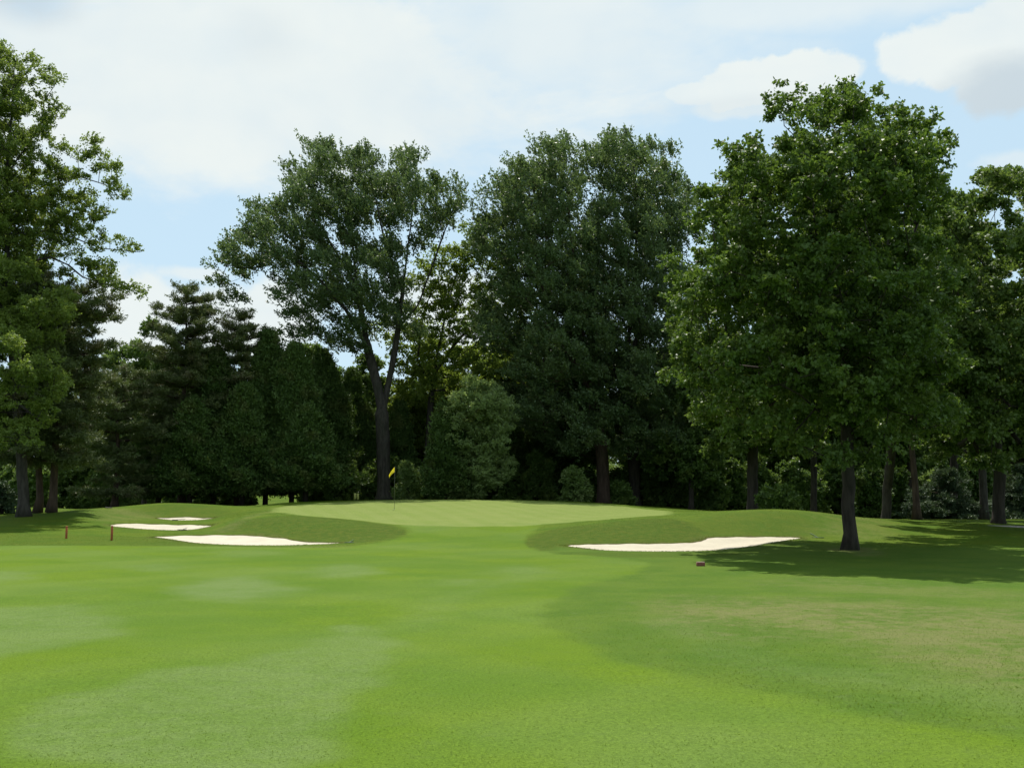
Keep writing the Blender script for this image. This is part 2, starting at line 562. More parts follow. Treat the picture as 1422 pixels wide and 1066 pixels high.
PALE = [([(240, 815), (340, 800), (408, 819), (312, 836)], 0.5, 0.9),
        ([(40, 996), (130, 962), (240, 930), (330, 915), (430, 890), (480, 872), (540, 893), (470, 985), (385, 1070), (90, 1070)], 0.22, 0.75),
        ([(-80, 852), (60, 842), (110, 836), (165, 866), (172, 880), (20, 906), (-80, 925)], 0.35, 0.75),
        ([(423, 793), (480, 782), (530, 795), (470, 801)], 0.5, 0.75),
        ([(182, 788), (225, 782), (250, 787), (210, 793)], 0.5, 0.6),
        ([(-50, 797), (20, 793), (45, 800), (-40, 812)], 0.5, 0.7),
        ([(615, 808), (650, 803), (680, 806), (640, 813)], 0.5, 0.55),
        ([(690, 790), (720, 784), (760, 792), (720, 799)], 0.5, 0.5),
        ([(290, 766), (350, 763), (400, 768), (330, 773)], 0.5, 0.4),
        ([(455, 885), (478, 868), (520, 885), (490, 900)], 0.3, 0.8),
        ([(940, 860), (1020, 900), (1130, 925), (1290, 930), (1230, 950), (1080, 930), (960, 890), (905, 860)], 0.6, 0.35),
        ([(1180, 938), (1422, 950), (1422, 985), (1240, 965)], 0.5, 0.3),
        ([(960, 1000), (1080, 1025), (1200, 1080), (900, 1080)], 0.5, 0.3),
        ([(560, 860), (640, 815), (720, 800), (730, 806), (650, 830), (600, 870)], 0.5, 0.35)]
DRY_LIT = [([(915, 850), (945, 836), (1000, 830), (1100, 833), (1200, 834), (1300, 842), (1500, 850), (1560, 950), (1422, 948), (1330, 935), (1250, 908), (1150, 886), (1030, 880), (950, 866)], 1.2, 0.85),
       ([(1080, 802), (1200, 806), (1422, 822), (1422, 836), (1250, 826), (1100, 818)], 0.9, 0.4),
       ([(1150, 872), (1300, 880), (1422, 905), (1422, 945), (1300, 925), (1200, 900)], 0.7, 0.6),
       ([(1190, 772), (1160, 766), (1150, 760), (1180, 757), (1210, 760), (1215, 768)], 0.4, 0.7)]
PALE = [(outline(p, smooth=True, n=3), s, w) for p, s, w in PALE]
DRY_LIT += [([(300, 734), (345, 716), (385, 705), (405, 706), (370, 712), (335, 726), (305, 739)], .5, .45),  # spur, ridge and mound strips: sunlit highlight painted as lighter turf
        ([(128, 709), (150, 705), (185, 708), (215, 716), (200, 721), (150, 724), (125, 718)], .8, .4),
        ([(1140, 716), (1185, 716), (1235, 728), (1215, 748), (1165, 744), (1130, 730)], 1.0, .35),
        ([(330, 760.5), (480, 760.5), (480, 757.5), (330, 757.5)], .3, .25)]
BANK = [([(405, 747), (330, 741), (298, 739.5), (318, 728), (350, 720), (400, 716), (450, 718), (505, 723.7), (550, 730), (568, 738), (555, 746), (520, 751.5), (480, 754), (430, 751.5)], .12, .95),  # mound faces turned from the sun, darkened in colour over the long grass
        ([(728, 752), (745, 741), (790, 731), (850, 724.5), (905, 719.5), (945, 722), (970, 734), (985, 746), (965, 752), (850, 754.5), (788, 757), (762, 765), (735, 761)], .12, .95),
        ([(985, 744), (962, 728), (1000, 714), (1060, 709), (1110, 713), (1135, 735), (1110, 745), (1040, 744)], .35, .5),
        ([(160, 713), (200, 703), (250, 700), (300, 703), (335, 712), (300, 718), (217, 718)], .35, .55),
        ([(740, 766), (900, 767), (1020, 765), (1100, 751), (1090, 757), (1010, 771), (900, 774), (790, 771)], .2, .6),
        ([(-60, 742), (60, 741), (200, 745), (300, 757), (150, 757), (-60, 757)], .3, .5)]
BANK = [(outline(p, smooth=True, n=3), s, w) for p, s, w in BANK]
DRY_LIT = [(outline(p, smooth=True, n=3), s, w) for p, s, w in DRY_LIT]


def inside(P, poly):
    x, y = P[:, 0], P[:, 1]
    r = np.zeros(len(P), bool)
    m = (x >= poly[:, 0].min()) & (x <= poly[:, 0].max()) & (y >= poly[:, 1].min()) & (y <= poly[:, 1].max())
    xs, ys = x[m], y[m]
    rr = np.zeros(len(xs), bool)
    for a, b in zip(poly, np.roll(poly, -1, 0)):
        c = (a[1] > ys) != (b[1] > ys)
        if b[1] != a[1]:
            rr ^= c & (xs < (b[0] - a[0]) * (ys - a[1]) / (b[1] - a[1]) + a[0])
    r[m] = rr
    return r


def sdist(P, poly, far=4.0):
    """signed distance, positive inside, clipped at far"""
    D = np.full(len(P), far)
    m = (P[:, 0] >= poly[:, 0].min() - far) & (P[:, 0] <= poly[:, 0].max() + far) & (P[:, 1] >= poly[:, 1].min() - far) & (P[:, 1] <= poly[:, 1].max() + far)
    Q = P[m]
    best = np.full(len(Q), far)
    for a, b in zip(poly, np.roll(poly, -1, 0)):
        ab = b - a
        L = ab @ ab
        if L < 1e-9:
            continue
        t = np.clip(((Q - a) @ ab) / L, 0, 1)
        best = np.minimum(best, np.hypot(Q[:, 0] - a[0] - t * ab[0], Q[:, 1] - a[1] - t * ab[1]))
    D[m] = best
    return np.where(inside(P, poly), D, -D)


def sst(v, lo, hi):
    t = np.clip((v - lo) / (hi - lo), 0, 1)
    return t * t * (3 - 2 * t)


# ------------------------------------------------------------------ ground sheet
rng = np.random.default_rng(7)
pts = []
d = 2.6
while d < 128:
    step = 0.0105 * d if d < 75 else 0.02 * d
    if 30 < d < 75:
        step = 0.34
    us = np.arange(-0.72, 0.72, 0.0105 if d < 75 else 0.02)
    xs = us * d + rng.uniform(-.25, .25, len(us)) * step * 0.6
    pts.append(np.stack([xs, np.full(len(us), d) + rng.uniform(-.2, .2, len(us)) * step], 1))
    d += step
# beside, behind and far beyond the view
for rr in (3, 6, 10, 16, 25, 40, 60, 85, 115, 150, 220, 350, 600, 1100, 2200, 4000):
    n = 26
    an = np.arange(n) / n * 2 * math.pi + rr
    q = np.stack([np.cos(an) * rr, np.sin(an) * rr], 1)
    keep = ~((q[:, 1] > 2.0) & (np.abs(q[:, 0]) < 0.73 * q[:, 1]) & (q[:, 1] < 128))
    pts.append(q[keep])
GP = np.concatenate(pts)
regions = [('bunker', B1), ('bunker', B2), ('bunker', B3), ('bunker', B4), ('green', GREEN), ('path', PATH), ('fair', FAIR)]
for k, poly in regions:           # keep grid points off the outlines
    sd = np.abs(sdist(GP, poly, 2.0))
    GP = GP[sd > (0.05 if k == 'bunker' else 0.03)]
# a finer net in the bunkers
extra = []
for poly in (B1, B2, B3, B4):
    lo, hi = poly.min(0), poly.max(0)
    gx, gy = np.meshgrid(np.arange(lo[0], hi[0], 0.22), np.arange(lo[1], hi[1], 0.22))
    q = np.stack([gx.ravel(), gy.ravel()], 1) + rng.uniform(-.06, .06, (gx.size, 2))
    extra.append(q[sdist(q, poly, 2.0) > 0.1])
GP = np.concatenate([GP] + extra)
V2 = [Vector((float(a), float(b))) for a, b in GP]
E2 = []
for k, poly in regions:
    pl = lin(poly, 0.35 if k in ('bunker', 'green') else 0.6)
    o = len(V2)
    V2 += [Vector((float(a), float(b))) for a, b in pl]
    E2 += [(o + i, o + (i + 1) % len(pl)) for i in range(len(pl))]
res = delaunay_2d_cdt(V2, E2, [], 0, 1e-5, False)
GV = np.array([(v[0], v[1]) for v in res[0]])
GT = np.array([tuple(f) for f in res[2]], int)
a, b, c = GV[GT[:, 0]], GV[GT[:, 1]], GV[GT[:, 2]]
area = (b[:, 0] - a[:, 0]) * (c[:, 1] - a[:, 1]) - (b[:, 1] - a[:, 1]) * (c[:, 0] - a[:, 0])
GT[area < 0] = GT[area < 0][:, ::-1]
GC = (a + b + c) / 3
reg = np.zeros(len(GT), int)                    # 0 rough 1 fairway 2 green 3 path 4.. bunkers
reg[inside(GC, FAIR)] = 1
reg[inside(GC, GREEN)] = 2
reg[inside(GC, PATH)] = 3
for i, poly in enumerate((B1, B2, B3, B4)):
    reg[inside(GC, poly)] = 4 + i
GZ = tz(GV[:, 0], GV[:, 1])

sdF, sdG = sdist(GV, FAIR, 3.0), sdist(GV, GREEN, 3.0)
wob = 0.12 * np.sin(GV[:, 0] * 3.1 + np.sin(GV[:, 1] * 2.3)) + 0.08 * np.sin(GV[:, 1] * 4.7 + GV[:, 0])
_sf = np.clip(.36 - .008 * GV[:, 1], .07, .3)
A_f = sst((sdF + wob * np.clip(1.3 - GV[:, 1] / 40, .25, 1)) / _sf, -1, 1)
A_g = sst(sdG + 0.3 * wob, -0.10, 0.12)
A_p = np.zeros(len(GV))
A_d = np.zeros(len(GV))
for poly, s, w in PALE:
    A_p = np.maximum(A_p, .88 * w * sst(sdist(GV, poly, 3.0) + wob, -s, s))
for poly, s, w in DRY_LIT:
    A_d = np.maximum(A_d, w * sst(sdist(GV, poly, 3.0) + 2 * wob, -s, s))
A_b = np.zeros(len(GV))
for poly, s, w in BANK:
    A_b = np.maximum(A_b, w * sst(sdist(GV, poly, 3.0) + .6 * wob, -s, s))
bd = np.full(len(GV), -3.0)
for poly in (B1, B2, B3, B4):
    bd = np.maximum(bd, sdist(GV, poly, 3.0))
A_c = 0.8 * sst(bd + wob * 0.5, -0.4, -0.02)
# the mounds round the green are kept longer than the rough near the viewer
A_l = sst(GV[:, 1], 33.5, 38.0)
ATTR = dict(fair=A_f, green=A_g, pale=A_p, dry_lit=A_d, collar=A_c, lush=A_l, bank=A_b)


def sub_ground(name, faces, mat, dz=None, attrs=True):
    used = np.unique(faces)
    idx = np.full(len(GV), -1)
    idx[used] = np.arange(len(used))
    z = GZ[used] + (dz[used] if dz is not None else 0)
    V = np.column_stack([GV[used], z])
    me = mesh_np(name, V, idx[faces].ravel(), np.full(len(faces), 3), mat, True)
    if attrs:
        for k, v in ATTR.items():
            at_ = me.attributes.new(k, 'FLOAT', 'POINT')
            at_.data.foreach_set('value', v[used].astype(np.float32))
    o = bpy.data.objects.new(name, me)
    return link(o)


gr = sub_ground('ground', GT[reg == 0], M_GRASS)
tag(gr, 'green rough grass ground with mounds around the putting green', 'ground', kind='structure')
fw = sub_ground('fairway', GT[reg == 1], M_GRASS)
tag(fw, 'bright mown fairway grass with paler cut patches leading to the green', 'fairway', kind='structure')
pg = sub_ground('putting_green', GT[reg == 2], M_GRASS)
tag(pg, 'smooth pale raised putting green with the yellow flag', 'putting green', kind='structure')
cp = sub_ground('path', GT[reg == 3], M_PATH, attrs=False)
tag(cp, 'greyish pink cart path at the edge under the trees', 'cart path', kind='structure')
LIP = 0.015
blabels = ['large white sand bunker in front of the green, longest of the three beside the two stakes',
           'white sand bunker with a rake on its near edge, between the other two',
           'thin small white sand bunker farthest back under the grassy ridge',
           'wide white sand bunker with a grass tongue, beside the shaded large tree']
for i, poly in enumerate((B1, B2, B3, B4)):
    sd = sdist(GV, poly, 2.0)
    dz = -LIP - 0.10 * sst(sd, 0.0, 1.0)
    dz = dz + 0.012 * np.sin(GV[:, 0] * 5 + GV[:, 1] * 3) * np.sin(GV[:, 1] * 6.3)
    o = sub_ground('sand_bunker', GT[reg == 4 + i], M_SAND, dz, attrs=False)
    tag(o, blabels[i], 'sand bunker', 'sand bunkers around the green', 'structure')
# cut turf edge round each bunker
lipb = MB()
for poly in (B1, B2, B3, B4):
    pl = lin(poly, 0.35)
    z = tz(pl[:, 0], pl[:, 1])
    n = len(pl)
    V = [(p[0], p[1], q) for p, q in zip(pl, z)] + [(p[0], p[1], q - 0.2) for p, q in zip(pl, z)]
    lipb.add(V, [(k, (k + 1) % n, n + (k + 1) % n, n + k) for k in range(n)])
lo = lipb.build('turf_edge', M_LIP, gr)


def near_grass():
    rg = np.random.default_rng(99)
    n = 130000
    y = 5.2 + 22 * rg.random(n) ** 1.7
    x = y * rg.uniform(-.56, .56, n)
    P = np.stack([x, y], 1)
    f = inside(P, FAIR)
    patch = .5 + .5 * np.sin(x * 1.7 + 1.3 * np.sin(y * 1.1)) * np.sin(y * 1.3 + np.sin(x * .9))
    keep = rg.random(n) < .45 + .55 * patch
    P, f, y = P[keep], f[keep], y[keep]
    n = len(P)
    z = tz(P[:, 0], P[:, 1])
    h = np.where(f, .008, .015) * rg.uniform(.5, 1.5, n) * (1 - .75 * sst(y, 8, 26))
    an = rg.random(n) * 6.283
    lean = rg.normal(0, .9, (n, 2))
    w = rg.uniform(.0022, .0042, n)
    B = np.column_stack([P, z - .003])
    U = np.column_stack([np.cos(an), np.sin(an), 0 * an]) * w[:, None]
    T = np.column_stack([lean * h[:, None], h])
    Q = np.stack([B - U, B + U, B + T * .95 + U * .35, B + T - U * .35], 1).reshape(-1, 3)
    o = bpy.data.objects.new('grass', quads('grass', Q, M_BLADE))
    link(o)
    tag(o, 'short cut grass blades covering the nearest turf', 'grass', kind='stuff')


def mound_grass():
    """longer grass on the banks and mounds, thickest along the cut edges of the bunkers"""
    rg = np.random.default_rng(98)
    n = 190000
    y = rg.uniform(34.5, 66, n)
    x = y * rg.uniform(-.5, .5, n)
    P = [np.stack([x, y], 1)]
    for poly in (B1, B2, B3, B4):
        pl = lin(poly, .02)
        q = np.repeat(pl, 6, 0)
        P.append(q + rg.normal(0, .11, q.shape))
    P = np.concatenate(P)
    n = len(P)
    bk = np.max([sdist(P, poly, .5) for poly in (B1, B2, B3, B4)], 0)
    out = inside(P, FAIR) | inside(P, GREEN) | inside(P, PATH) | (bk > -.015)
    patch = .5 + .5 * np.sin(P[:, 0] * 1.1 + 1.7 * np.sin(P[:, 1] * .7)) * np.sin(P[:, 1] * .9 + np.sin(P[:, 0] * .6))
    P, bk, patch = P[~out], bk[~out], patch[~out]
    k = rg.random(len(P)) < .35 + .65 * patch
    P, bk = P[k], bk[k]
    n = len(P)
    h = rg.uniform(.008, .024, n) * np.where(bk > -.35, 1.7, 1)
    an = rg.random(n) * 6.283
    w = rg.uniform(.004, .009, n)
    B = np.column_stack([P, tz(P[:, 0], P[:, 1]) - .005])
    U = np.column_stack([np.cos(an), np.sin(an), 0 * an]) * w[:, None]
    T = np.column_stack([rg.normal(0, 1.0, (n, 2)) * h[:, None], h])
    Q = np.stack([B - U, B + U, B + T * .95 + U * .3, B + T - U * .3], 1).reshape(-1, 3)
    o = bpy.data.objects.new('grass', quads('grass', Q, M_LONG))
    link(o)
    tag(o, 'longer grass on the mounds and along the bunker edges', 'grass', kind='stuff')


# ------------------------------------------------------------------ trees
def unit(v):
    return v / (np.linalg.norm(v, axis=-1, keepdims=True) + 1e-9)


def leaves(rg, C, S, center, ntw, nlf, L, W, out=0.6, bias=(0, 0, .3), rand=0.7, flat=1.0, spread=0.14, up=0.5, droop=0.2, along=0.5):
    """sprigs of leaves round the clump centres C; returns quad vertices"""
    n = len(C)
    C = np.repeat(C, ntw, 0)
    S = np.repeat(S, ntw, 0)
    N = len(C)
    og = unit(C - center + rg.normal(0, .3, (N, 3)))
    rd = rg.normal(0, 1, (N, 3)) * np.array([1, 1, flat])
    dr = unit(out * og + rand * rd + np.array(bias))
    ln = S * rg.uniform(.6, 1.25, N)
    o = C + rg.normal(0, .22, (N, 3)) * S[:, None] * np.array([1, 1, flat]) - dr * (ln * .35)[:, None]
    t = rg.uniform(.05, 1, (N, nlf)) ** .8
    P = o[:, None, :] + dr[:, None, :] * (ln[:, None] * t)[..., None]
    P = P + rg.normal(0, 1, (N, nlf, 3)) * (spread * S)[:, None, None] * (1.1 - .6 * t)[..., None] * np.array([1, 1, max(flat, .5)])
    ax = unit(dr[:, None, :] * along + rg.normal(0, .55, (N, nlf, 3)) + np.array([0, 0, -droop]))
    nr = unit(rg.normal(0, .75, (N, nlf, 3)) + np.array([0, 0, up]))
    sd = unit(np.cross(ax, nr))
    nr = np.cross(sd, ax)
    l = (L * rg.uniform(.65, 1.25, (N, nlf)))[..., None]
    w = (W * rg.uniform(.7, 1.2, (N, nlf)))[..., None]
    m = P + ax * l * .45 + nr * w * .18
    Q = np.stack([P, m + sd * w * .5, P + ax * l, m - sd * w * .5], 2)
    return Q.reshape(-1, 3)


def resample(P, step):
    P = np.asarray(P, float)
    out = [P[0]]
    for a, b in zip(P[:-1], P[1:]):
        k = max(1, int(round(np.linalg.norm(b - a) / step)))
        for i in range(1, k + 1):
            out.append(a + (b - a) * i / k)
    return np.array(out)


def skeleton(rg, stems, C, Rb, rtip=0.014, sides=6, sag=0.06, frac=1.0):
    """stems: polylines (first starts at the ground). Branches are grown to the clump centres. Returns an MB."""
    pos, par, chains = [], [], []
    for s, st in enumerate(stems):
        P = resample(st, 0.55)
        P[1:-1] += rg.normal(0, .012, P[1:-1].shape) * np.array([1, 1, .2])
        ch = []
        if s == 0:
            last = -1
            rngp = range(len(P))
        else:
            A = np.array(pos)
            last = int(np.argmin(np.linalg.norm(A - P[0], axis=1)))
            ch.append(last)
            rngp = range(1, len(P))
        for i in rngp:
            pos.append(P[i])
            par.append(last)
            last = len(pos) - 1
            ch.append(last)
        chains.append(ch)
    A = np.zeros((len(pos) + len(C) * 14 + 10, 3))
    A[:len(pos)] = pos
    n = len(pos)
    par = list(par)
    stem_n = n
    zmin = stems[0][0][2]
    dmin = np.min(np.linalg.norm(C[:, None] - A[None, :n:2], axis=2), 1) if len(C) else []
    for ci in np.argsort(dmin):
        if rg.random() > frac:
            continue
        p = C[ci]
        dv = p - A[:n]
        dist = np.linalg.norm(dv, axis=1)
        steep = np.maximum(0, -dv[:, 2] + 0.25 * np.hypot(dv[:, 0], dv[:, 1]))
        cost = dist + 0.8 * steep + np.where(A[:n, 2] < zmin + 1.2, 6, 0)
        j = int(np.argmin(cost))
        L = dist[j]
        if L < 0.15:
            continue
        k = max(1, min(12, int(L / 0.7)))
        a = A[j]
        mid = (a + p) / 2 + np.array([0, 0, -sag * L]) + rg.normal(0, .07 * L, 3)
        ch, last = [j], j
        for i in range(1, k + 1):
            t = i / k
            A[n] = (1 - t) ** 2 * a + 2 * t * (1 - t) * mid + t * t * p
            par.append(last)
            last = n
            ch.append(n)
            n += 1
        chains.append(ch)
    load = np.zeros(n)
    kids = np.zeros(n, int)
    for i in range(n):
        if par[i] >= 0:
            kids[par[i]] += 1
    load[kids == 0] = 1
    order = np.argsort(-np.arange(n))
    # children always have a larger index than their parent
    for i in range(n - 1, -1, -1):
        if par[i] >= 0:
            load[par[i]] += load[i]
    N = max(load[0], 2)
    pw = math.log(Rb / rtip) / math.log(N)
    rad = rtip * np.maximum(load, 1) ** pw
    h = A[:n, 2] - zmin
    base = np.arange(n) < stem_n
    rad = rad * np.where(base, 1 + .75 * np.exp(-np.maximum(h, 0) / .32), 1)
    mb = MB()
    for ci, ch in enumerate(chains):
        r = [rad[i] for i in ch]
        if ci >= len(stems) or ci > 0:
            r[0] = min(r[0], r[1] * 1.15)
        nn = 12 if ci < len(stems) else (sides if max(r) > .05 else 4)
        mb.tube([A[i] for i in ch], r, nn)
    return mb


def lobe_clumps(rg, lobes, d, dens, depth=0.9, shell=0.55, shrink=1.0):
    """lobes (X, Y, rx, ry[, dens[, dd]]) in photo pixels at distance d -> clump centres"""
    out = []
    k = 1 / pxm(d)
    for lb in lobes:
        X, Y, rx, ry = lb[:4]
        dn = lb[4] if len(lb) > 4 else 1.0
        dd = lb[5] if len(lb) > 5 else 0.0
        r = np.maximum(np.array([rx * k, min(rx, ry * 1.2) * k * depth, ry * k]) - np.array([.45, .3, .5]) * shrink, .12)
        n = max(1, int(dn * dens * r[0] * r[1] * r[2] ** 1.0 * 4.19 * 0.55 + .5))
        v = unit(rg.normal(0, 1, (n, 3)))
        q = rg.uniform(shell ** 3, 1, n) ** (1 / 3)
        q = np.where(rg.random(n) < .22, rg.random(n) ** (1 / 3) * .8, q)
        out.append(at(X, Y, d + dd) + v * q[:, None] * r)
    return np.concatenate(out)


def deepen(lobes, Xc, half, D, a=.55, b=.5):
    """gives a crown its depth: lobes near the axis get partners in front of and behind it"""
    out = []
    for lb in lobes:
        lb = tuple(lb) + (1.0, 0.0)[len(lb) - 4:]
        X, Y, rx, ry, dn, dd = lb
        q = 1 - ((X - Xc) / half) ** 2
        if q < .25 or rx < 30:
            out.append(lb)
            continue
        w = D * math.sqrt(q) * .62
        out += [(X, Y, rx, ry, dn * a, dd), (X, Y, rx * .92, ry * .92, dn * b, dd - w), (X, Y, rx * .92, ry * .92, dn * b, dd + w)]
    return out


def thin(rg, C, dmin):
    """drop clumps that crowd each other"""
    C = C[rg.permutation(len(C))]
    keep = np.zeros((0, 3))
    res = []
    for p in C:
        if len(res) == 0 or np.min(np.sum((np.asarray(res) - p) ** 2, 1)) > dmin * dmin:
            res.append(p)
    return np.array(res)


def boughs(rg, C, R, m, flat=.78):
    """each branch end carries a dome of sprigs, open below, so that it catches light on top"""
    n = len(C)
    v = unit(rg.normal(0, 1, (n, m, 3)) + np.array([0, 0, .35]))
    v[..., 2] = np.where(v[..., 2] < -.3, -v[..., 2], v[..., 2])
    r = R * rg.uniform(.75, 1.3, (n, 1, 1)) * rg.uniform(.45, 1.0, (n, m, 1))
    return (C[:, None, :] + v * r * np.array([1, 1, flat])).reshape(-1, 3)


def make_tree(name, label, cat, base, stems, C, S, Rb, leafm, barkm, leaf, group=None, seed=1, center=None, frac=1.0, rtip=.014, sag=.06, bough=None):
    rg = np.random.default_rng(seed)
    root = empty(name, base)
    tag(root, label, cat, group)
    b = np.asarray(base, float)
    mb = skeleton(rg, stems, C, Rb, rtip=rtip, frac=frac, sag=sag)
    mb.build('trunk', barkm, root, True, b)
    ctr = center if center is not None else C.mean(0) - np.array([0, 0, 1.5])
    if bough:
        C = boughs(rg, C, bough[0], bough[1])
        S = rg.uniform(bough[2], bough[3], len(C))
    Q = leaves(rg, C, S, ctr, **leaf)
    me = quads('crown', Q - b, leafm)
    o = bpy.data.objects.new('crown', me)
    link(o, root)
    return root


def px_stem(pts, d):
    return [at(p[0], p[1], d + (p[2] if len(p) > 2 else 0)) for p in pts]


BARK_GREY = bark_mat('bark_grey', (0.034, 0.030, 0.025), (0.068, 0.061, 0.052))
BARK_DARK = bark_mat('bark_dark', (0.026, 0.022, 0.018), (0.052, 0.044, 0.036))
BARK_RED = bark_mat('bark_pine', (0.050, 0.034, 0.026), (0.092, 0.064, 0.048), 5.0)
L_MAPLE = leaf_mat('leaf_maple', (0.120, 0.185, 0.034), (0.170, 0.235, 0.048), (0.185, 0.245, 0.050), 0.48)
L_SILVER = leaf_mat('leaf_silver_maple', (0.066, 0.122, 0.044), (0.112, 0.165, 0.064), (0.135, 0.185, 0.066), 0.42, 0.42)
L_LIGHT = leaf_mat('leaf_light', (0.15, 0.23, 0.04), (0.21, 0.28, 0.05), (0.22, 0.28, 0.055), 0.5)
L_NEAR = leaf_mat('leaf_near_maple', (0.060, 0.116, 0.020), (0.098, 0.158, 0.028), (0.130, 0.190, 0.034), 0.42)
L_OAK = leaf_mat('leaf_oak', (0.072, 0.130, 0.026), (0.115, 0.175, 0.038), (0.145, 0.195, 0.052), 0.42)
L_PINE = leaf_mat('needles_pine', (0.075, 0.110, 0.038), (0.120, 0.150, 0.052), (0.125, 0.115, 0.060), 0.2, 0.6)
L_CEDAR = leaf_mat('needles_cedar', (0.042, 0.088, 0.017), (0.076, 0.128, 0.025), (0.100, 0.130, 0.034), 0.18, 0.7)
L_SPRUCE = leaf_mat('needles_spruce', (0.046, 0.084, 0.041), (0.084, 0.124, 0.059), None, 0.15, 0.6)
L_WOOD = leaf_mat('leaf_wood', (0.075, 0.140, 0.030), (0.115, 0.180, 0.042), (0.145, 0.200, 0.044), 0.42)
L_WILLOW = leaf_mat('leaf_greyish', (0.190, 0.280, 0.095), (0.240, 0.320, 0.125), None, 0.5)
L_SHRUB = leaf_mat('leaf_shrub', (0.101, 0.176, 0.041), (0.169, 0.236, 0.074), (0.203, 0.257, 0.095), 0.4)

M_BLADE = leaf_mat('grass_blade', (0.085, 0.150, 0.012), (0.120, 0.180, 0.022), (0.145, 0.190, 0.060), 0.45, 0.6, clump=1.2, spec=.1)
M_LONG = leaf_mat('long_grass', (0.062, 0.112, 0.009), (0.098, 0.140, 0.013), (0.125, 0.140, 0.034), 0.4, 0.7, clump=.6, spec=.08)
near_grass()
mound_grass()

# ---- near maple on the right
d = 33.5
rg = np.random.default_rng(21)
base = ground(1180, 763)
d = base[1]
lobesH = [(1100, 195, 48, 55), (1165, 170, 45, 48), (1240, 195, 52, 45), (1288, 215, 34, 34, .8), (1050, 245, 50, 55), (1175, 265, 105, 80), (1010, 305, 48, 60),
          (1274, 292, 52, 65), (968, 400, 42, 70), (1060, 400, 95, 90), (1180, 400, 110, 90), (1268, 400, 66, 90), (995, 500, 62, 62), (1100, 520, 105, 80),
          (1225, 520, 105, 80), (1290, 490, 42, 70, .8), (1070, 590, 60, 32), (1180, 585, 70, 38), (1275, 590, 60, 35, .9), (955, 470, 30, 35), (1180, 330, 120, 60, .7),
          (1090, 146, 20, 24, 1.6), (1130, 165, 30, 34, 1), (1318, 215, 12, 14, 1.2), (1120, 610, 50, 26, .8), (945, 520, 18, 25, .8), (1110, 630, 55, 22, .8), (1230, 615, 60, 24, .8), (1000, 570, 60, 30, .9), (1180, 480, 130, 80, .8), (1180, 150, 60, 40, .8), (1230, 250, 80, 60, .8), (1010, 350, 55, 60), (985, 450, 45, 60), (1020, 260, 40, 40), (990, 560, 55, 45), (1060, 610, 60, 30), (1300, 560, 40, 45), (1165, 640, 60, 16, .7), (1075, 285, 50, 45), (1110, 240, 45, 40), (1040, 300, 35, 40)]
C = thin(rg, lobe_clumps(rg, deepen(lobesH, 1140, 215, 8.6), d, 6.5, 1.0, .42, .72), .62)
stems = [px_stem([(1180, 774), (1179.5, 740), (1178, 700), (1177, 650), (1176, 600), (1177, 540), (1180, 470), (1184, 400), (1186, 330), (1182, 260), (1178, 190)], d),
         px_stem([(1177, 600), (1150, 560, -.5), (1110, 510, -1.2), (1080, 470, -1.6), (1060, 390, -1.5), (1050, 310, -1)], d),
         px_stem([(1177, 600), (1205, 560, .8), (1245, 500, 1.4), (1275, 430, 1.6), (1290, 340, 1.2)], d),
         px_stem([(1177, 560), (1160, 520, -1.5), (1140, 470, -2.5), (1135, 400, -2.8)], d),
         px_stem([(1177, 520), (1205, 470, -1.2), (1225, 400, -2.), (1235, 320, -1.8), (1240, 230, -1)], d),
         px_stem([(1178, 480), (1150, 430, 1.5), (1120, 350, 2), (1105, 260, 1)], d)]
S = rg.uniform(.5, .8, len(C))
make_tree('maple_tree', 'large dark green maple with a straight trunk standing alone beside the wide bunker', 'tree', base, stems, C, S, .205, L_NEAR, BARK_DARK,
          dict(ntw=4, nlf=17, L=.125, W=.10, out=.5, bias=(0, 0, .15), rand=.75, flat=.6, spread=.17, up=.6, droop=.3), seed=3,
          center=at(1180, 430, d), frac=1, bough=(.72, 8, .3, .5))


# ---- big silver maple behind the pin
SILV = dict(ntw=3, nlf=19, L=.20, W=.13, out=.4, bias=(-.55, 0, .85), rand=.38, flat=.8, spread=.075, up=.45, droop=.05, along=.9)
d = 82.0
rg = np.random.default_rng(31)
lobesE = [(470, 270, 78, 72), (400, 330, 72, 62), (345, 360, 42, 42, .9), (318, 392, 24, 22, .8), (560, 272, 62, 55), (622, 298, 38, 42, .9), (450, 400, 72, 58),
          (520, 390, 58, 68), (420, 452, 42, 30, .6), (490, 470, 42, 50, .8), (590, 335, 34, 26, .5), (500, 300, 80, 60, .8), (330, 425, 22, 18, .5), (445, 215, 35, 20, 1.1),
          (555, 235, 40, 22, 1.1), (545, 450, 40, 40, .5)]
C = thin(rg, lobe_clumps(rg, deepen(lobesE, 485, 190, 5.0, .5, .4), d, 1.5, .9, .55, .85), 1.6)
base = onground(533, d)
stems = [px_stem([(533, 698), (533, 660), (532, 610), (530, 565), (523, 530), (512, 490), (503, 440), (495, 390), (488, 330), (480, 270), (470, 225)], d),
         px_stem([(531, 575), (540, 530), (549, 485), (556, 430), (563, 370), (572, 300), (575, 250)], d),
         px_stem([(510, 480), (480, 430, -1), (440, 385, -1.5), (400, 350, -1.5), (355, 350, -1)], d),
         px_stem([(552, 455), (580, 425, 1), (600, 370, 1), (618, 320, .8), (630, 290, .5)], d),
         px_stem([(498, 400), (460, 340, 1.5), (430, 280, 1.5)], d),
         px_stem([(558, 400), (535, 340, -2), (520, 270, -2)], d)]
S = rg.uniform(.75, 1.2, len(C))
make_tree('silver_maple', 'broad windblown maple with a forked trunk standing just behind the yellow flag', 'tree', base, stems, C, S, .52, L_SILVER, BARK_GREY, SILV, seed=5,
          center=at(500, 430, d), bough=(1.05, 12, .8, 1.45))


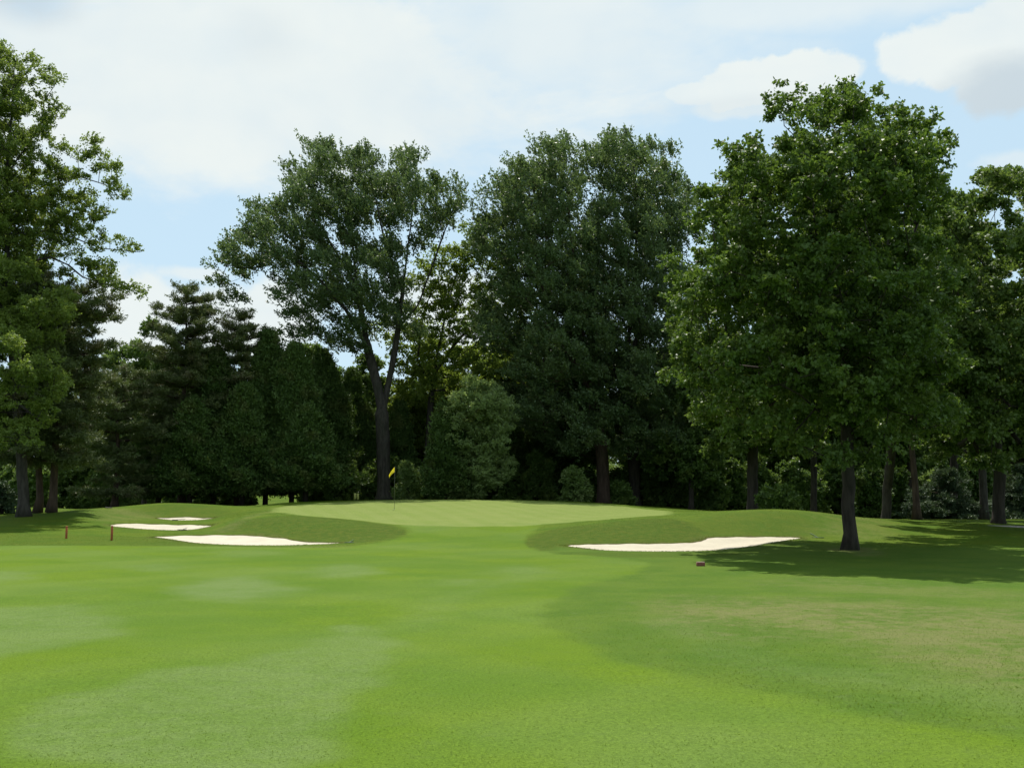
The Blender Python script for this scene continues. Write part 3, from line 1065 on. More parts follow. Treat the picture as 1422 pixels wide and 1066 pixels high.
# ---- pale thin tree between the big ones
d = 89.0
rg = np.random.default_rng(41)
lobesF = [(605, 400, 38, 55, .8), (650, 440, 50, 55, .7), (600, 485, 42, 42, .8), (692, 430, 38, 60, .7), (655, 370, 45, 45, .7), (640, 520, 60, 35, .9), (580, 530, 40, 40, 1), (700, 500, 40, 40, .9), (560, 470, 35, 50, .8), (670, 330, 30, 40, .8), (730, 470, 30, 60, .7)]
C = thin(rg, lobe_clumps(rg, lobesF, d, 3.2, .5, .2, .1), .78)
base = onground(590, d)
stems = [px_stem([(592, 700), (594, 620), (598, 560), (606, 500), (616, 450), (628, 400), (640, 360)], d), px_stem([(602, 520), (630, 480), (665, 440), (690, 400)], d),
         px_stem([(600, 540), (580, 500), (585, 450), (600, 400)], d)]
make_tree('light_green_tree', 'thin yellow green tree with sky showing through, between the two tallest crowns', 'tree', base, stems, C, rg.uniform(.7, 1.1, len(C)), .26, L_LIGHT, BARK_DARK,
          dict(ntw=4, nlf=11, L=.22, W=.16, out=.5, bias=(0, 0, .1), rand=.7, flat=.7, spread=.15, up=.4, droop=.4), seed=6, bough=(1.1, 6, .5, .8))

# ---- the pair of tall maples right of the green
d = 83.0
rg = np.random.default_rng(51)
lobesG = [(745, 285, 66, 70), (700, 330, 42, 60, .9), (785, 240, 48, 45), (760, 380, 82, 80), (722, 450, 58, 60, .8), (790, 480, 68, 80), (740, 555, 60, 55, .9), (805, 590, 55, 50), (690, 300, 22, 30, .8),
          (748, 218, 26, 20, 1)]
C = thin(rg, lobe_clumps(rg, deepen(lobesG, 770, 115, 6.0), d, 1.5, .9, .5, .55), 1.5)
base = onground(838, d)
stems = [px_stem([(838, 704), (838, 670), (835, 620), (826, 560), (814, 490), (803, 410), (793, 330), (786, 250)], d), px_stem([(824, 550), (795, 500, -1), (765, 440, -1.5), (745, 360, -1.5), (738, 280, -1)], d),
         px_stem([(815, 500), (780, 470, 1), (740, 440, 1.5), (705, 380, 1.2)], d), px_stem([(834, 610), (800, 580, -1.5), (760, 560, -2)], d)]
make_tree('silver_maple', 'tall grey green maple beside the thin pale tree, its spiky top leaning over the green', 'tree', base, stems, C, rg.uniform(.75, 1.2, len(C)), .50, L_SILVER, BARK_RED, SILV, seed=7,
          center=at(790, 450, d), bough=(1.05, 12, .8, 1.45))
rg = np.random.default_rng(52)
lobesG2 = [(870, 235, 58, 50), (922, 262, 48, 50), (950, 305, 36, 60, .9), (880, 330, 78, 80), (850, 430, 78, 80), (920, 430, 66, 90), (880, 545, 78, 70), (945, 525, 48, 70), (900, 615, 68, 36), (862, 198, 20, 18, 1.1),
           (920, 215, 22, 16, 1)]
C = thin(rg, lobe_clumps(rg, deepen(lobesG2, 890, 105, 6.0), d + 2, 1.5, .9, .5, .55), 1.5)
base = onground(881, d + 2)
stems = [px_stem([(881, 706), (881, 660), (878, 600), (868, 540), (872, 480), (880, 400), (884, 320), (880, 230)], d + 2), px_stem([(868, 560), (850, 500, -1), (840, 430, -1.5), (838, 350, -1)], d + 2),
         px_stem([(875, 490), (905, 430, 1), (930, 360, 1), (942, 300, 1)], d + 2), px_stem([(879, 610), (915, 560, -1), (940, 500, -1)], d + 2)]
make_tree('silver_maple', 'tallest grey green maple, with its crown reaching the near dark tree', 'tree', base, stems, C, rg.uniform(.75, 1.2, len(C)), .46, L_SILVER, BARK_DARK, SILV, seed=8,
          center=at(880, 450, d + 2), bough=(1.05, 12, .8, 1.45))

# ---- maple at the left edge
rg = np.random.default_rng(61)
base = ground(33, 717)
d = base[1]
lobesA = [(-80, 330, 160, 220, .8), (5, 180, 65, 105), (52, 265, 60, 90, .9), (-40, 110, 80, 60), (20, 100, 32, 36, 1), (70, 170, 30, 40, .8), (100, 250, 32, 32, .4), (130, 228, 26, 18, .35), (155, 262, 20, 12, .5), (120, 300, 34, 20, .35), (100, 335, 50, 32, .6), (160, 345, 40, 12, .7),
          (195, 350, 12, 7, 1.5), (150, 375, 30, 14, .6), (120, 375, 40, 30, .6), (165, 400, 22, 12, .7), (188, 412, 12, 8, 1.2), (40, 420, 70, 60, .8, -3), (18, 500, 62, 50, .9, -5), (22, 580, 55, 42, .9, -5), (60, 540, 40, 30, .7, -5), (-60, 560, 80, 80, .8), (110, 212, 40, 26, .8), (140, 250, 36, 26, .8), (165, 275, 16, 12, 2), (108, 296, 44, 26, .8), (135, 322, 40, 20, .8), (155, 372, 32, 16, 1), (175, 405, 24, 10, 1.6), (145, 397, 28, 20, 1), (178, 350, 22, 10, 1.6), (160, 340, 24, 14, 1.2), (75, 120, 22, 30, 1), (85, 300, 40, 50, .7)]
C = thin(rg, lobe_clumps(rg, lobesA, d, 3.2, .9, .3, .4), .70)
stems = [px_stem([(33, 722), (33, 700), (31, 660), (28, 610), (24, 560), (18, 480), (12, 400), (8, 310), (10, 230), (16, 150), (20, 95)], d),
         px_stem([(10, 385), (35, 365), (70, 357), (95, 368), (115, 385), (150, 395), (180, 410)], d), px_stem([(9, 330), (45, 320), (90, 325), (140, 345), (195, 350)], d),
         px_stem([(9, 290), (40, 270), (75, 250), (110, 245), (150, 258)], d), px_stem([(14, 440), (-30, 380), (-70, 300), (-90, 200)], d), px_stem([(10, 240), (40, 200), (65, 160)], d)]
make_tree('maple_tree', 'tall light green maple at the edge, its loose leafy boughs reaching over the dark pines', 'tree', base, stems, C, rg.uniform(.55, .9, len(C)), .26, L_MAPLE, BARK_GREY,
          dict(ntw=4, nlf=19, L=.115, W=.09, out=.55, bias=(-.1, 0, .3), rand=.7, flat=.7, spread=.15, up=.5, droop=.25), seed=9, center=at(10, 350, d), bough=(.62, 7, .35, .6))


# ---- pines: limbs in uneven tiers, needle tufts along them
def make_pine(name, label, X, d, topY, wpx, bare=.3, seed=1, leafm=None, barkm=None, Rb=.26, lean=0, tiers=14, droop=.1, flat=.35, topflat=True, group=None, cat='tree', base=None, ntw=7, nlf=26, uneven=.5):
    rg = np.random.default_rng(seed)
    base = onground(X, d) if base is None else base
    top = at(X + lean, topY, d)
    H = top[2] - base[2]
    ax = lambda t: base + (top - base) * t + np.array([.12 * math.sin(t * 5 + seed), .1 * math.cos(t * 4), 0]) * (t > .05)
    mb = MB()
    ts = np.linspace(0, 1, 16)
    mb.tube([ax(t) for t in ts], [Rb * (1 - .93 * t) * (1 + .5 * math.exp(-t * H / .3)) for t in ts], 12)
    w = wpx / pxm(d)
    C, S = [], []
    for i in range(tiers):
        t = bare + (1 - bare) * (i + .3 * rg.random()) / tiers
        s = (t - bare) / (1 - bare)
        prof = (1 - s) ** .75 if not topflat else math.sqrt(max(0, 1 - s ** 2.4)) * (.65 + .35 * s) + .12
        nb = rg.integers(4, 7)
        a0 = rg.random() * 6.28
        for k in range(nb):
            a = a0 + k * 6.283 / nb + rg.normal(0, .25)
            L = w * prof * rg.uniform(1 - uneven, 1.1)
            dirv = np.array([math.cos(a), math.sin(a), .22 - droop * 2 + .3 * s])
            p0 = ax(t)
            pts_ = [p0 + dirv * L * q + np.array([0, 0, -droop * L * q * q + .10 * L * q * q * q]) for q in (0, .35, .7, 1)]
            mb.tube(pts_, [max(.012, .022 * L * (1 - .8 * q)) for q in (0, .35, .7, 1)], 4)
            m = max(2, int(L / .42))
            for q in np.linspace(.25, 1, m):
                jj = min(2, int(q * 3))
                pp = pts_[jj] + (pts_[jj + 1] - pts_[jj]) * min(1, (q * 3 - jj)) if jj < 3 else pts_[3]
                for _ in range(2 if L > 1.5 else 1):
                    C.append(pp + rg.normal(0, .18 * (L * .35 + .3), 3) * np.array([1, 1, .35]) + np.array([0, 0, .08]))
                    S.append(rg.uniform(.4, .7) * (1.1 if L > 1 else .8))
    C, S = np.array(C), np.array(S)
    root = empty(name, base)
    tag(root, label, cat, group)
    mb.build('trunk', barkm or BARK_RED, root, True, base)
    Q = leaves(rg, C, S, ax(.5), ntw=ntw, nlf=nlf, L=.20, W=.055, out=.5, bias=(0, 0, .12), rand=.7, flat=flat, spread=.15, up=.7, droop=0, along=.7)
    o = bpy.data.objects.new('crown', quads('crown', Q - base, leafm or L_PINE))
    link(o, root)
    return root


make_pine('pine_tree', 'straight trunked pine between two other trunks, bearing heavy olive needles', 52, 53, 385, 80, .33, 71, Rb=.19, base=ground(52, 712), tiers=15, uneven=.6)
make_pine('pine_tree', 'pine with low olive boughs, its trunk the rightmost of three dark trunks', 71, 54, 400, 95, .22, 72, Rb=.22, base=ground(71, 711.5), tiers=17, lean=30, uneven=.6)
make_pine('pine_tree', 'ragged reddish pine with a flat topped crown rising above the dark cedars', 258, 74, 398, 68, .2, 73, Rb=.26, tiers=17, topflat=True, uneven=.6)
make_pine('pine_tree', 'dark pine with a bent bushy top next to the reddish ragged pine', 335, 76, 432, 55, .15, 74, Rb=.24, tiers=15, uneven=.6)
make_pine('pine_tree', 'dark pine with low spreading boughs at the end of the cedar row', 165, 70, 520, 75, .12, 75, Rb=.22, tiers=12, uneven=.7)
make_pine('pine_tree', 'pine with a leaning bare trunk behind the shaded lawn', 1266, 64, 400, 70, .38, 76, Rb=.22, tiers=13, lean=-22)
make_pine('pine_tree', 'pine with a thick upright grey trunk near the cart path', 1357, 66, 380, 75, .42, 77, Rb=.26, tiers=12, barkm=BARK_GREY)
make_pine('spruce_tree', 'small blue green spruce with tiered level branches between the two pine trunks', 1310, 68, 655, 55, .04, 78, leafm=L_SPRUCE, Rb=.12, tiers=10, topflat=False, droop=.12)
make_pine('spruce_tree', 'low dark spruce standing at the right edge behind the path', 1412, 70, 640, 60, .05, 79, leafm=L_SPRUCE, Rb=.14, tiers=10, topflat=False, droop=.12)


# ---- cedars
def make_cedar(label, X, d, topY, wpx, seed, basegap=.5, leafm=None, name='cedar_tree', group=None, dens=1.0, pw=.62):
    rg = np.random.default_rng(seed)
    base = onground(X, d)
    top = at(X, topY, d)
    H = top[2] - base[2]
    w = wpx / pxm(d)
    n = int(dens * 120 * H * w)
    t = rg.random(n) ** 1.25
    a = rg.random(n) * 6.283
    prof = np.minimum(1, 2.2 * t + .72) * (1 - t) ** pw
    lob = 1 + .22 * np.sin(3 * a + seed + 9 * t) + .2 * np.sin(5 * a + 17 * t + seed) + .18 * np.sin(2 * a + 31 * t) + rg.normal(0, .1, n)
    r = w * prof * lob * (1 - .5 * rg.random(n) ** 2) + .05
    C = np.stack([np.cos(a) * r, np.sin(a) * r, basegap + t * (H - basegap - .1)], 1) + base
    S = rg.uniform(.4, .85, n)
    mb = MB()
    mb.tube([base + np.array([0, 0, -.1]), base + np.array([0.02, 0, H * .4]), base + np.array([0, 0, H * .96])], [max(.09, w * .09), max(.06, w * .06), .015], 9)
    for k in range(14):
        tt = rg.uniform(.05, .9)
        aa = rg.random() * 6.28
        rr = w * (1 - tt) ** .62 * .8
        p0 = base + np.array([0, 0, basegap + tt * (H - basegap) * .9])
        mb.tube([p0, p0 + np.array([math.cos(aa) * rr, math.sin(aa) * rr, .35 * rr])], [.03, .01], 4)
    root = empty(name, base)
    tag(root, label, 'tree', group)
    mb.build('trunk', BARK_DARK, root, True, base)
    ctr = base + np.array([0, 0, H * .3])
    Q = leaves(rg, C, S, ctr, ntw=4, nlf=11, L=.22, W=.10, out=.5, bias=(0, 0, .6), rand=.45, flat=.7, spread=.13, up=.3, droop=-.25, along=.7)
    o = bpy.data.objects.new('crown', quads('crown', Q - base, leafm or L_CEDAR))
    link(o, root)
    return root


GC_ = 'dark cedars in a row left of the green'
ced = [(300, 75, 490, 46, 'dark cedar directly beside the reddish ragged pine'), (372, 76, 466, 44, 'dark pointed cedar next to the bent topped pine'), (408, 75, 482, 42, 'dark cedar with a narrow top left of the maple boughs'),
       (448, 84, 492, 48, 'dark cedar under the low boughs of the broad maple'), (488, 88, 520, 42, 'dark cedar beside the forked maple trunk'), (225, 77, 500, 46, 'dark cedar under the boughs of the reddish pine'),
       (340, 73, 540, 44, 'shorter dark cedar in front of the cedar row'), (268, 72, 560, 44, 'shorter dark cedar below the reddish pine'), (427, 73, 570, 44, 'shorter dark cedar below the maple boughs')]
for i, (X, dd, ty, w, lb) in enumerate(ced):
    make_cedar(lb, X, dd, ty, w, 100 + i, basegap=1.0, group=GC_, pw=.66)
make_cedar('slim pointed cedar immediately beside the forked maple trunk', 556, 88, 562, 20, 120)
make_cedar('grey green cedar against the left side of the rounded pale tree', 620, 75.5, 566, 25, 121, pw=.5)
make_cedar('dark cedar between the rounded pale tree and the tall maple', 705, 88, 590, 34, 122, pw=.5)
make_cedar('dark cedar hidden in shade beside the tall maple trunk', 755, 90, 560, 40, 123, pw=.5)


# ---- leafy trees built from lobes around a stem, for the back rows
def make_leafy(name, label, X, d, topY, wpx, seed, leafm=None, bare=.2, group=None, dens=1.0, leafL=.25, Rb=.2, lean=0, barkm=None, base=None):
    rg = np.random.default_rng(seed)
    base = onground(X, d) if base is None else base
    yb = float(HOR - (base[2] - CAMZ) * pxm(d))
    Hp = yb - topY
    lobes = []
    for k in range(11):
        t = bare + (1 - bare) * rg.uniform(.18, .88)
        s = (t - bare) / (1 - bare)
        rr = wpx * math.sqrt(max(.08, 1 - (2 * s - .85) ** 2)) * .55
        lobes.append((X + lean * t + rg.uniform(-.62, .62) * wpx * (1 - .4 * s), yb - t * Hp, rr, rr * rg.uniform(.7, 1.0), 1, rg.uniform(-.5, .5) * wpx / pxm(d)))
    lobes.append((X + lean, topY + wpx * .35, wpx * .42, wpx * .36))
    C = thin(rg, lobe_clumps(rg, lobes, d, 1.6 * dens, .9, .3, .4), 1.0 / math.sqrt(dens))
    st = [px_stem([(X, yb + 5), (X + lean * .3, yb - Hp * .3), (X + lean * .6 + 2, yb - Hp * .6), (X + lean, yb - Hp * .85)], d)]
    return make_tree(name, label, 'tree', base, st, C, rg.uniform(.65, 1.05, len(C)), Rb, leafm or L_WOOD, barkm or BARK_DARK,
                     dict(ntw=6, nlf=17, L=leafL, W=leafL * .72, out=.55, bias=(0, 0, .15), rand=.7, flat=.7, spread=.16, up=.5, droop=.25), seed=seed + 1, group=group, bough=(1.0, 8, .5, .8))


d = 56.0
rg = np.random.default_rng(81)
lobesI = [(1378, 268, 44, 44), (1335, 330, 48, 55), (1395, 350, 60, 50, .8), (1350, 460, 62, 70), (1410, 440, 50, 60), (1380, 560, 70, 60), (1330, 600, 50, 40), (1395, 640, 50, 26, .8), (1400, 245, 20, 22), (1420, 540, 45, 60)]
C = thin(rg, lobe_clumps(rg, deepen(lobesI, 1380, 100, 11), d - 6, 2.2, .9, .4, .4), .85)
base = onground(1386, d)
stems = [px_stem([(1386, 735), (1388, 660), (1386, 560), (1390, 460), (1386, 370), (1380, 280)], d), px_stem([(1387, 600), (1360, 520, -.5), (1342, 430, -.5), (1335, 350, 0)], d)]
make_tree('leafy_tree', 'leafy tree behind the cart path with a rounded clear top', 'tree', base, stems, C, C[:, 0], .30, L_OAK, BARK_DARK,
          dict(ntw=5, nlf=16, L=.18, W=.14, out=.5, bias=(0, 0, .15), rand=.7, flat=.6, spread=.17, up=.55, droop=.3), seed=82, bough=(.9, 9, .4, .65))
rg = np.random.default_rng(85)
lobesK = [(1275, 360, 60, 60), (1310, 440, 65, 65), (1250, 470, 60, 60), (1335, 520, 60, 50), (1285, 560, 70, 42), (1235, 560, 45, 40)]
C = thin(rg, lobe_clumps(rg, deepen(lobesK, 1285, 110, 11), d - 7, 2.2, .9, .4, .3), .85)
base = onground(1230, d + 1)
stems = [px_stem([(1230, 735), (1232, 680), (1238, 620, -1), (1252, 540, -3.5), (1268, 450, -5), (1278, 370, -6)], d + 1), px_stem([(1240, 610, -1.2), (1275, 550, -4), (1310, 480, -5.5)], d + 1)]
make_tree('leafy_tree', 'leafy tree whose thin trunk stands between the near maple trunk and the leaning pine', 'tree', base, stems, C, C[:, 0], .24, L_OAK, BARK_DARK,
          dict(ntw=5, nlf=15, L=.18, W=.14, out=.5, bias=(0, 0, .15), rand=.7, flat=.6, spread=.17, up=.55, droop=.3), seed=86, bough=(.9, 9, .4, .65))
rg = np.random.default_rng(83)
lobesI2 = [(1450, 270, 44, 50), (1500, 330, 60, 60), (1440, 370, 40, 50, .8), (1480, 450, 70, 70), (1450, 560, 60, 60), (1520, 560, 60, 60), (1470, 640, 60, 30, .8)]
C = thin(rg, lobe_clumps(rg, deepen(lobesI2, 1480, 100, 11), d - 5, 2.2, .9, .4, .4), .85)
base = onground(1478, d + 2)
stems = [px_stem([(1478, 735), (1478, 600), (1474, 480), (1470, 370), (1462, 280)], d + 2)]
make_tree('leafy_tree', 'leafy tree cut off by the right edge, next to the rounded top', 'tree', base, stems, C, C[:, 0], .30, L_OAK, BARK_DARK,
          dict(ntw=5, nlf=16, L=.18, W=.14, out=.5, bias=(0, 0, .15), rand=.7, flat=.6, spread=.17, up=.55, droop=.3), seed=84, bough=(.9, 9, .4, .65))
make_leafy('leafy_tree', 'small pale leafed tree low at the right edge', 1452, 47, 500, 48, 203, L_SHRUB, .3, Rb=.15, leafL=.2)
make_leafy('leafy_tree', 'leafy tree with a dark forked trunk behind the right hand mound', 1045, 66, 455, 95, 204, L_OAK, .25, Rb=.34, leafL=.22)
make_leafy('leafy_tree', 'leafy tree filling the gap behind the near maple trunk', 1130, 74, 420, 85, 205, L_WOOD, .2, Rb=.22)
make_leafy('leafy_tree', 'leafy tree rising behind the right side of the near maple', 1325, 70, 268, 70, 206, L_OAK, .3, Rb=.25)
make_leafy('leafy_tree', 'small tree with a rounded light top left of the ragged pine', 200, 82, 436, 42, 207, L_WOOD, .15, Rb=.18)
rg = np.random.default_rng(208)
C = thin(rg, lobe_clumps(rg, [(662, 572, 46, 46), (690, 590, 26, 40), (640, 612, 34, 46), (682, 630, 34, 50), (658, 660, 44, 36)], 76, 5.0, .9, .5, .3), .55)
make_tree('greyish_tree', 'rounded bushy tree with pale light green leaves, behind the green right of the flag', 'tree', onground(662, 76), [px_stem([(662, 702), (661, 650), (664, 600), (662, 560)], 76)], C, C[:, 0], .14, L_WILLOW, BARK_DARK,
          dict(ntw=4, nlf=14, L=.15, W=.11, out=.55, bias=(0, 0, .35), rand=.6, flat=.8, spread=.15, up=.5, droop=.15), seed=209, bough=(.6, 8, .35, .55))
make_leafy('leafy_tree', 'dark leafy tree filling the gap under the left boughs of the broad maple', 425, 90, 476, 62, 214, L_WOOD, .08, Rb=.2)
make_leafy('leafy_tree', 'dark leafy tree close behind the forked maple trunk', 515, 91, 492, 55, 215, L_WOOD, .08, Rb=.2)
make_leafy('leafy_tree', 'light green leafy tree just right of the forked maple trunk', 588, 93, 452, 48, 216, L_LIGHT, .15, Rb=.2)
make_leafy('leafy_tree', 'light green leafy tree low in the gap behind the thin pale tree', 640, 94, 470, 75, 212, L_LIGHT, .1, Rb=.2)
make_leafy('leafy_tree', 'dark leafy tree hanging low behind the tall maple trunks', 800, 90, 470, 70, 209, L_WOOD, .1, Rb=.2)
make_leafy('leafy_tree', 'dark leafy tree low between the tallest maple and the right hand mound', 960, 82, 480, 70, 210, L_WOOD, .08, Rb=.2)


# ---- shrubs
def make_shrub(label, X, d, topY, wpx, seed, leafm=None, dens=1.0, name='shrub', group=None, base=None, L=.16):
    rg = np.random.default_rng(seed)
    base = onground(X, d) if base is None else base
    top = at(X, topY, d)
    H = max(.4, top[2] - base[2])
    w = wpx / pxm(d)
    n = int(60 * dens * max(.5, H * w))
    v = unit(rg.normal(0, 1, (n, 3)))
    v[:, 2] = np.abs(v[:, 2])
    q = rg.uniform(.3, 1, n) ** .5
    C = base + v * q[:, None] * np.array([w, w * .8, H * .92]) + np.array([0, 0, .12])
    C[:, 0] += .2 * w * np.sin(C[:, 2] * 3 + seed)
    mb = MB()
    for k in range(min(18, n)):
        p = C[k]
        mb.tube([base + np.array([rg.normal(0, .06), rg.normal(0, .06), -.05]), (base * .55 + p * .45) + np.array([0, 0, .15 * H]), p], [.025, .018, .007], 4)
    root = empty(name, base)
    tag(root, label, 'shrub', group)
    mb.build('stem', BARK_DARK, root, True, base)
    Q = leaves(rg, C, rg.uniform(.3, .5, n), base + np.array([0, 0, H * .2]), ntw=4, nlf=13, L=L, W=L * .7, out=.6, bias=(0, 0, .4), rand=.6, flat=.8, spread=.16, up=.5, droop=.15)
    o = bpy.data.objects.new('foliage', quads('foliage', Q - base, leafm or L_SHRUB))
    link(o, root)
    return root


make_shrub('bright leafed shrub just behind the yellow flag', 569, 77, 640, 17, 301)
make_shrub('dark shrub at the foot of the forked maple trunk', 510, 84, 655, 17, 302, L_WOOD)
make_shrub('pale green shrub left of the tall maple trunks, behind the green', 799, 77.5, 642, 20, 303, dens=.8)
make_shrub('tall dark shrub left of the forked maple, behind the cedars', 470, 83, 610, 28, 304, L_WOOD)
make_shrub('low shrub between the two tall maple trunks', 862, 80, 668, 14, 305, L_WOOD)
make_shrub('dark brushy shrub beside the trunk at the left edge', 3, 51, 668, 17, 306, L_SPRUCE, base=ground(2, 713))
make_shrub('small dark shrub behind the mound top', 1078, 60, 672, 30, 307, L_WOOD)
rgx = np.random.default_rng(5)
for i, X in enumerate(np.arange(-140, 440, 22)):
    if rgx.random() < .27:
        continue
    make_shrub('dark undergrowth shrub in the shade behind the cedars and pines', X + rgx.uniform(-5, 5), 88 + rgx.uniform(-3, 6), rgx.uniform(640, 668), rgx.uniform(12, 20), 360 + i, L_WOOD,
               dens=1.1, name='undergrowth_shrub', group='shady undergrowth shrubs behind the cedars', L=.22)
for i, X in enumerate(np.arange(1200, 1560, 30)):
    if rgx.random() < .12:
        continue
    make_shrub('dark undergrowth shrub in the shade behind the cart path', X + rgx.uniform(-6, 6), 78 + rgx.uniform(-3, 8), rgx.uniform(612, 655), rgx.uniform(20, 32), 430 + i, L_CEDAR,
               dens=1.0, name='undergrowth_shrub', group='shady undergrowth shrubs behind the cart path', L=.22)
for i, X in enumerate(np.arange(445, 1200, 34)):
    make_shrub('dark undergrowth shrub in the shade behind the green and mound', X + rgx.uniform(-8, 8), 86 + rgx.uniform(-2, 3), rgx.uniform(620, 655), rgx.uniform(20, 28), 320 + i, L_WOOD,
               dens=.8, name='undergrowth_shrub', group='shady undergrowth shrubs behind the green', L=.22)


# ---- rows of wood behind, copied from a few models
def copy_tree(o, loc, s, rz):
    c = o.copy()
    COL.objects.link(c)
    c.location = [float(v) for v in loc]
    c.scale = (s * rgx.uniform(.9, 1.1),) * 2 + (s,)
    c.rotation_euler = (0, 0, rz)
    for ch in list(o.children):
        q = ch.copy()
        COL.objects.link(q)
        q.parent = c
    return c


proto = []
for i in range(5):
    t = make_leafy('wood_tree', 'dark leafy tree among the wood behind the big maples', 400 + 100 * i, 90, 500, 54 + 5 * (i % 3), 400 + 11 * i, L_WOOD if i % 2 else L_OAK, .06,
                   group='leafy trees of the wood behind', leafL=.28, dens=.9, Rb=.17)
    proto.append(t)
used = set()


def place_wood(X, d, topY, k):
    base = onground(X, d)
    H = zpix(topY, d) - base[2]
    src = proto[k % 5]
    H0 = zpix(500, 90) - src['h0']
    if k % 5 not in used:
        used.add(k % 5)
        src.location = [float(v) for v in base]
        src.scale = (H / H0,) * 3
        return
    copy_tree(src, base, H / H0, rgx.uniform(0, 6.28))


for t in proto:
    t['h0'] = float(t.location[2])
k = 0
for X in np.arange(-330, 1760, 50):
    top = 505 if X < 520 else (515 if X < 720 else (480 if X < 950 else 440))
    place_wood(X + rgx.uniform(-14, 14), rgx.uniform(94, 100), top + rgx.uniform(-22, 22), k)
    k += 1
for t in proto:
    del t['h0']
far = []
for X in np.arange(-520, 1960, 42):
    dd = rgx.uniform(130, 148)
    base = onground(X + rgx.uniform(-15, 15), dd)
    H = rgx.uniform(10.5, 15.5)
    c = copy_tree(proto[k % 5], base, H / 12.4, rgx.uniform(0, 6.28))
    tag(c, 'far tree of the sunlit wood edge beyond the lawn', 'tree', 'far trees beyond the lawn')
    k += 1

b0 = onground(300, 126)
sp = make_shrub('bright sunlit shrub far beyond the lawn, seen between the trunks', 300, 126, 645, 34, 500, L_SHRUB, dens=1.3, name='far_shrub', group='sunlit shrubs at the far wood edge', base=b0, L=.3)
for i, X in enumerate(np.arange(-520, 1960, 36)):
    dd = rgx.uniform(122, 129)
    copy_tree(sp, onground(X + rgx.uniform(-14, 14), dd), rgx.uniform(.7, 1.35), rgx.uniform(0, 6.28))

# ------------------------------------------------------------------ small things
M_POLE = plain_mat('flagstick_paint', (0.12, 0.13, 0.09), (0.09, 0.10, 0.07), .5)
M_FLAG = plain_mat('flag_cloth', (0.82, 0.68, 0.04), (0.78, 0.63, 0.03), .8, 8, transl=.35)
M_STAKE = plain_mat('stake_wood', (0.36, 0.085, 0.025), (0.24, 0.07, 0.025), .8, 30)
M_BRICK = plain_mat('marker_brick', (0.22, 0.075, 0.05), (0.15, 0.055, 0.04), .9, 25, bump=.4)
M_BRICKTOP = plain_mat('marker_top', (0.30, 0.22, 0.17), (0.24, 0.18, 0.14), .9, 25)
M_RAKE = plain_mat('rake_plastic', (0.035, 0.035, 0.03), (0.05, 0.045, 0.035), .6)
M_RAKEG = plain_mat('rake_green', (0.04, 0.09, 0.035), (0.05, 0.10, 0.04), .6)
M_BALL = plain_mat('ball_white', (0.8, 0.8, 0.78), None, .35)
M_YEL = plain_mat('marker_yellow', (0.45, 0.47, 0.12), (0.40, 0.42, 0.11), .7)
M_POST = plain_mat('marker_post', (0.12, 0.12, 0.06), None, .8)

# flagstick
b = ground(547.5, 707)
fs = empty('flagstick', b)
tag(fs, 'slim flagstick with a wind curled yellow flag standing in the green', 'flagstick')
ptop = 2.25
m = MB()
m.tube([b + np.array([0, 0, -.1]), b + np.array([0, 0, 1.2]), b + np.array([0.01, 0, ptop])], [.010, .009, .007], 8)
m.build('pole', M_POLE, fs, True, b)
m = MB()
nu, nv = 12, 8
V, Fc = [], []
for i in range(nu + 1):
    s = i / nu
    for j in range(nv + 1):
        q = j / nv
        # cloth streams to the left and hangs
        x = -.34 * s * (1 - .15 * s) - .01
        z = ptop - .03 - .27 * q - .44 * s ** 1.15 + .12 * s * q
        y = .09 * math.sin(s * 6 + q * 1.5) * s + .05 * math.sin(q * 4) * s
        V.append(b + np.array([x, y, z]))
for i in range(nu):
    for j in range(nv):
        a0 = i * (nv + 1) + j
        Fc.append((a0, a0 + nv + 1, a0 + nv + 2, a0 + 1))
m.add(V, Fc)
m.build('flag', M_FLAG, fs, True, b)
m = MB()
m.tube([b + np.array([0, 0, .006]), b + np.array([0, 0, -.09])], [.054, .054], 14, cap=False)
m.build('hole_cup', plain_mat('cup_white', (.6, .6, .58)), fs, False, b)

# stakes
for X, Y, h, lb in ((92, 747.5, .44, 'thin red brown stake in the grass, nearer the tree trunks'), (155, 750, .50, 'thin red brown stake in the grass just below the bunker tip')):
    b = ground(X, Y)
    st = empty('stake', b)
    tag(st, lb, 'stake', 'red brown stakes left of the bunkers')
    m = MB()
    m.box(b + np.array([0, 0, h / 2 - .05]), (.075, .05, h + .1), .012)
    m.build('post', M_STAKE, st, False, b)
    m = MB()
    m.box(b + np.array([0, 0, h + .013]), (.082, .057, .03), .012)
    m.build('cap', M_STAKE, st, False, b)

# block marker
b = ground(973, 785.5)
bk = empty('block_marker', b)
tag(bk, 'small red brown block marker on the grass at the edge of the tree shadow', 'marker')
m = MB()
m.box(b + np.array([0, 0, .04]), (.20, .12, .10), .012)
m.build('block', M_BRICK, bk, False, b)
m = MB()
m.box(b + np.array([0, 0, .094]), (.19, .11, .014), .005)
m.build('top_plate', M_BRICKTOP, bk, False, b)


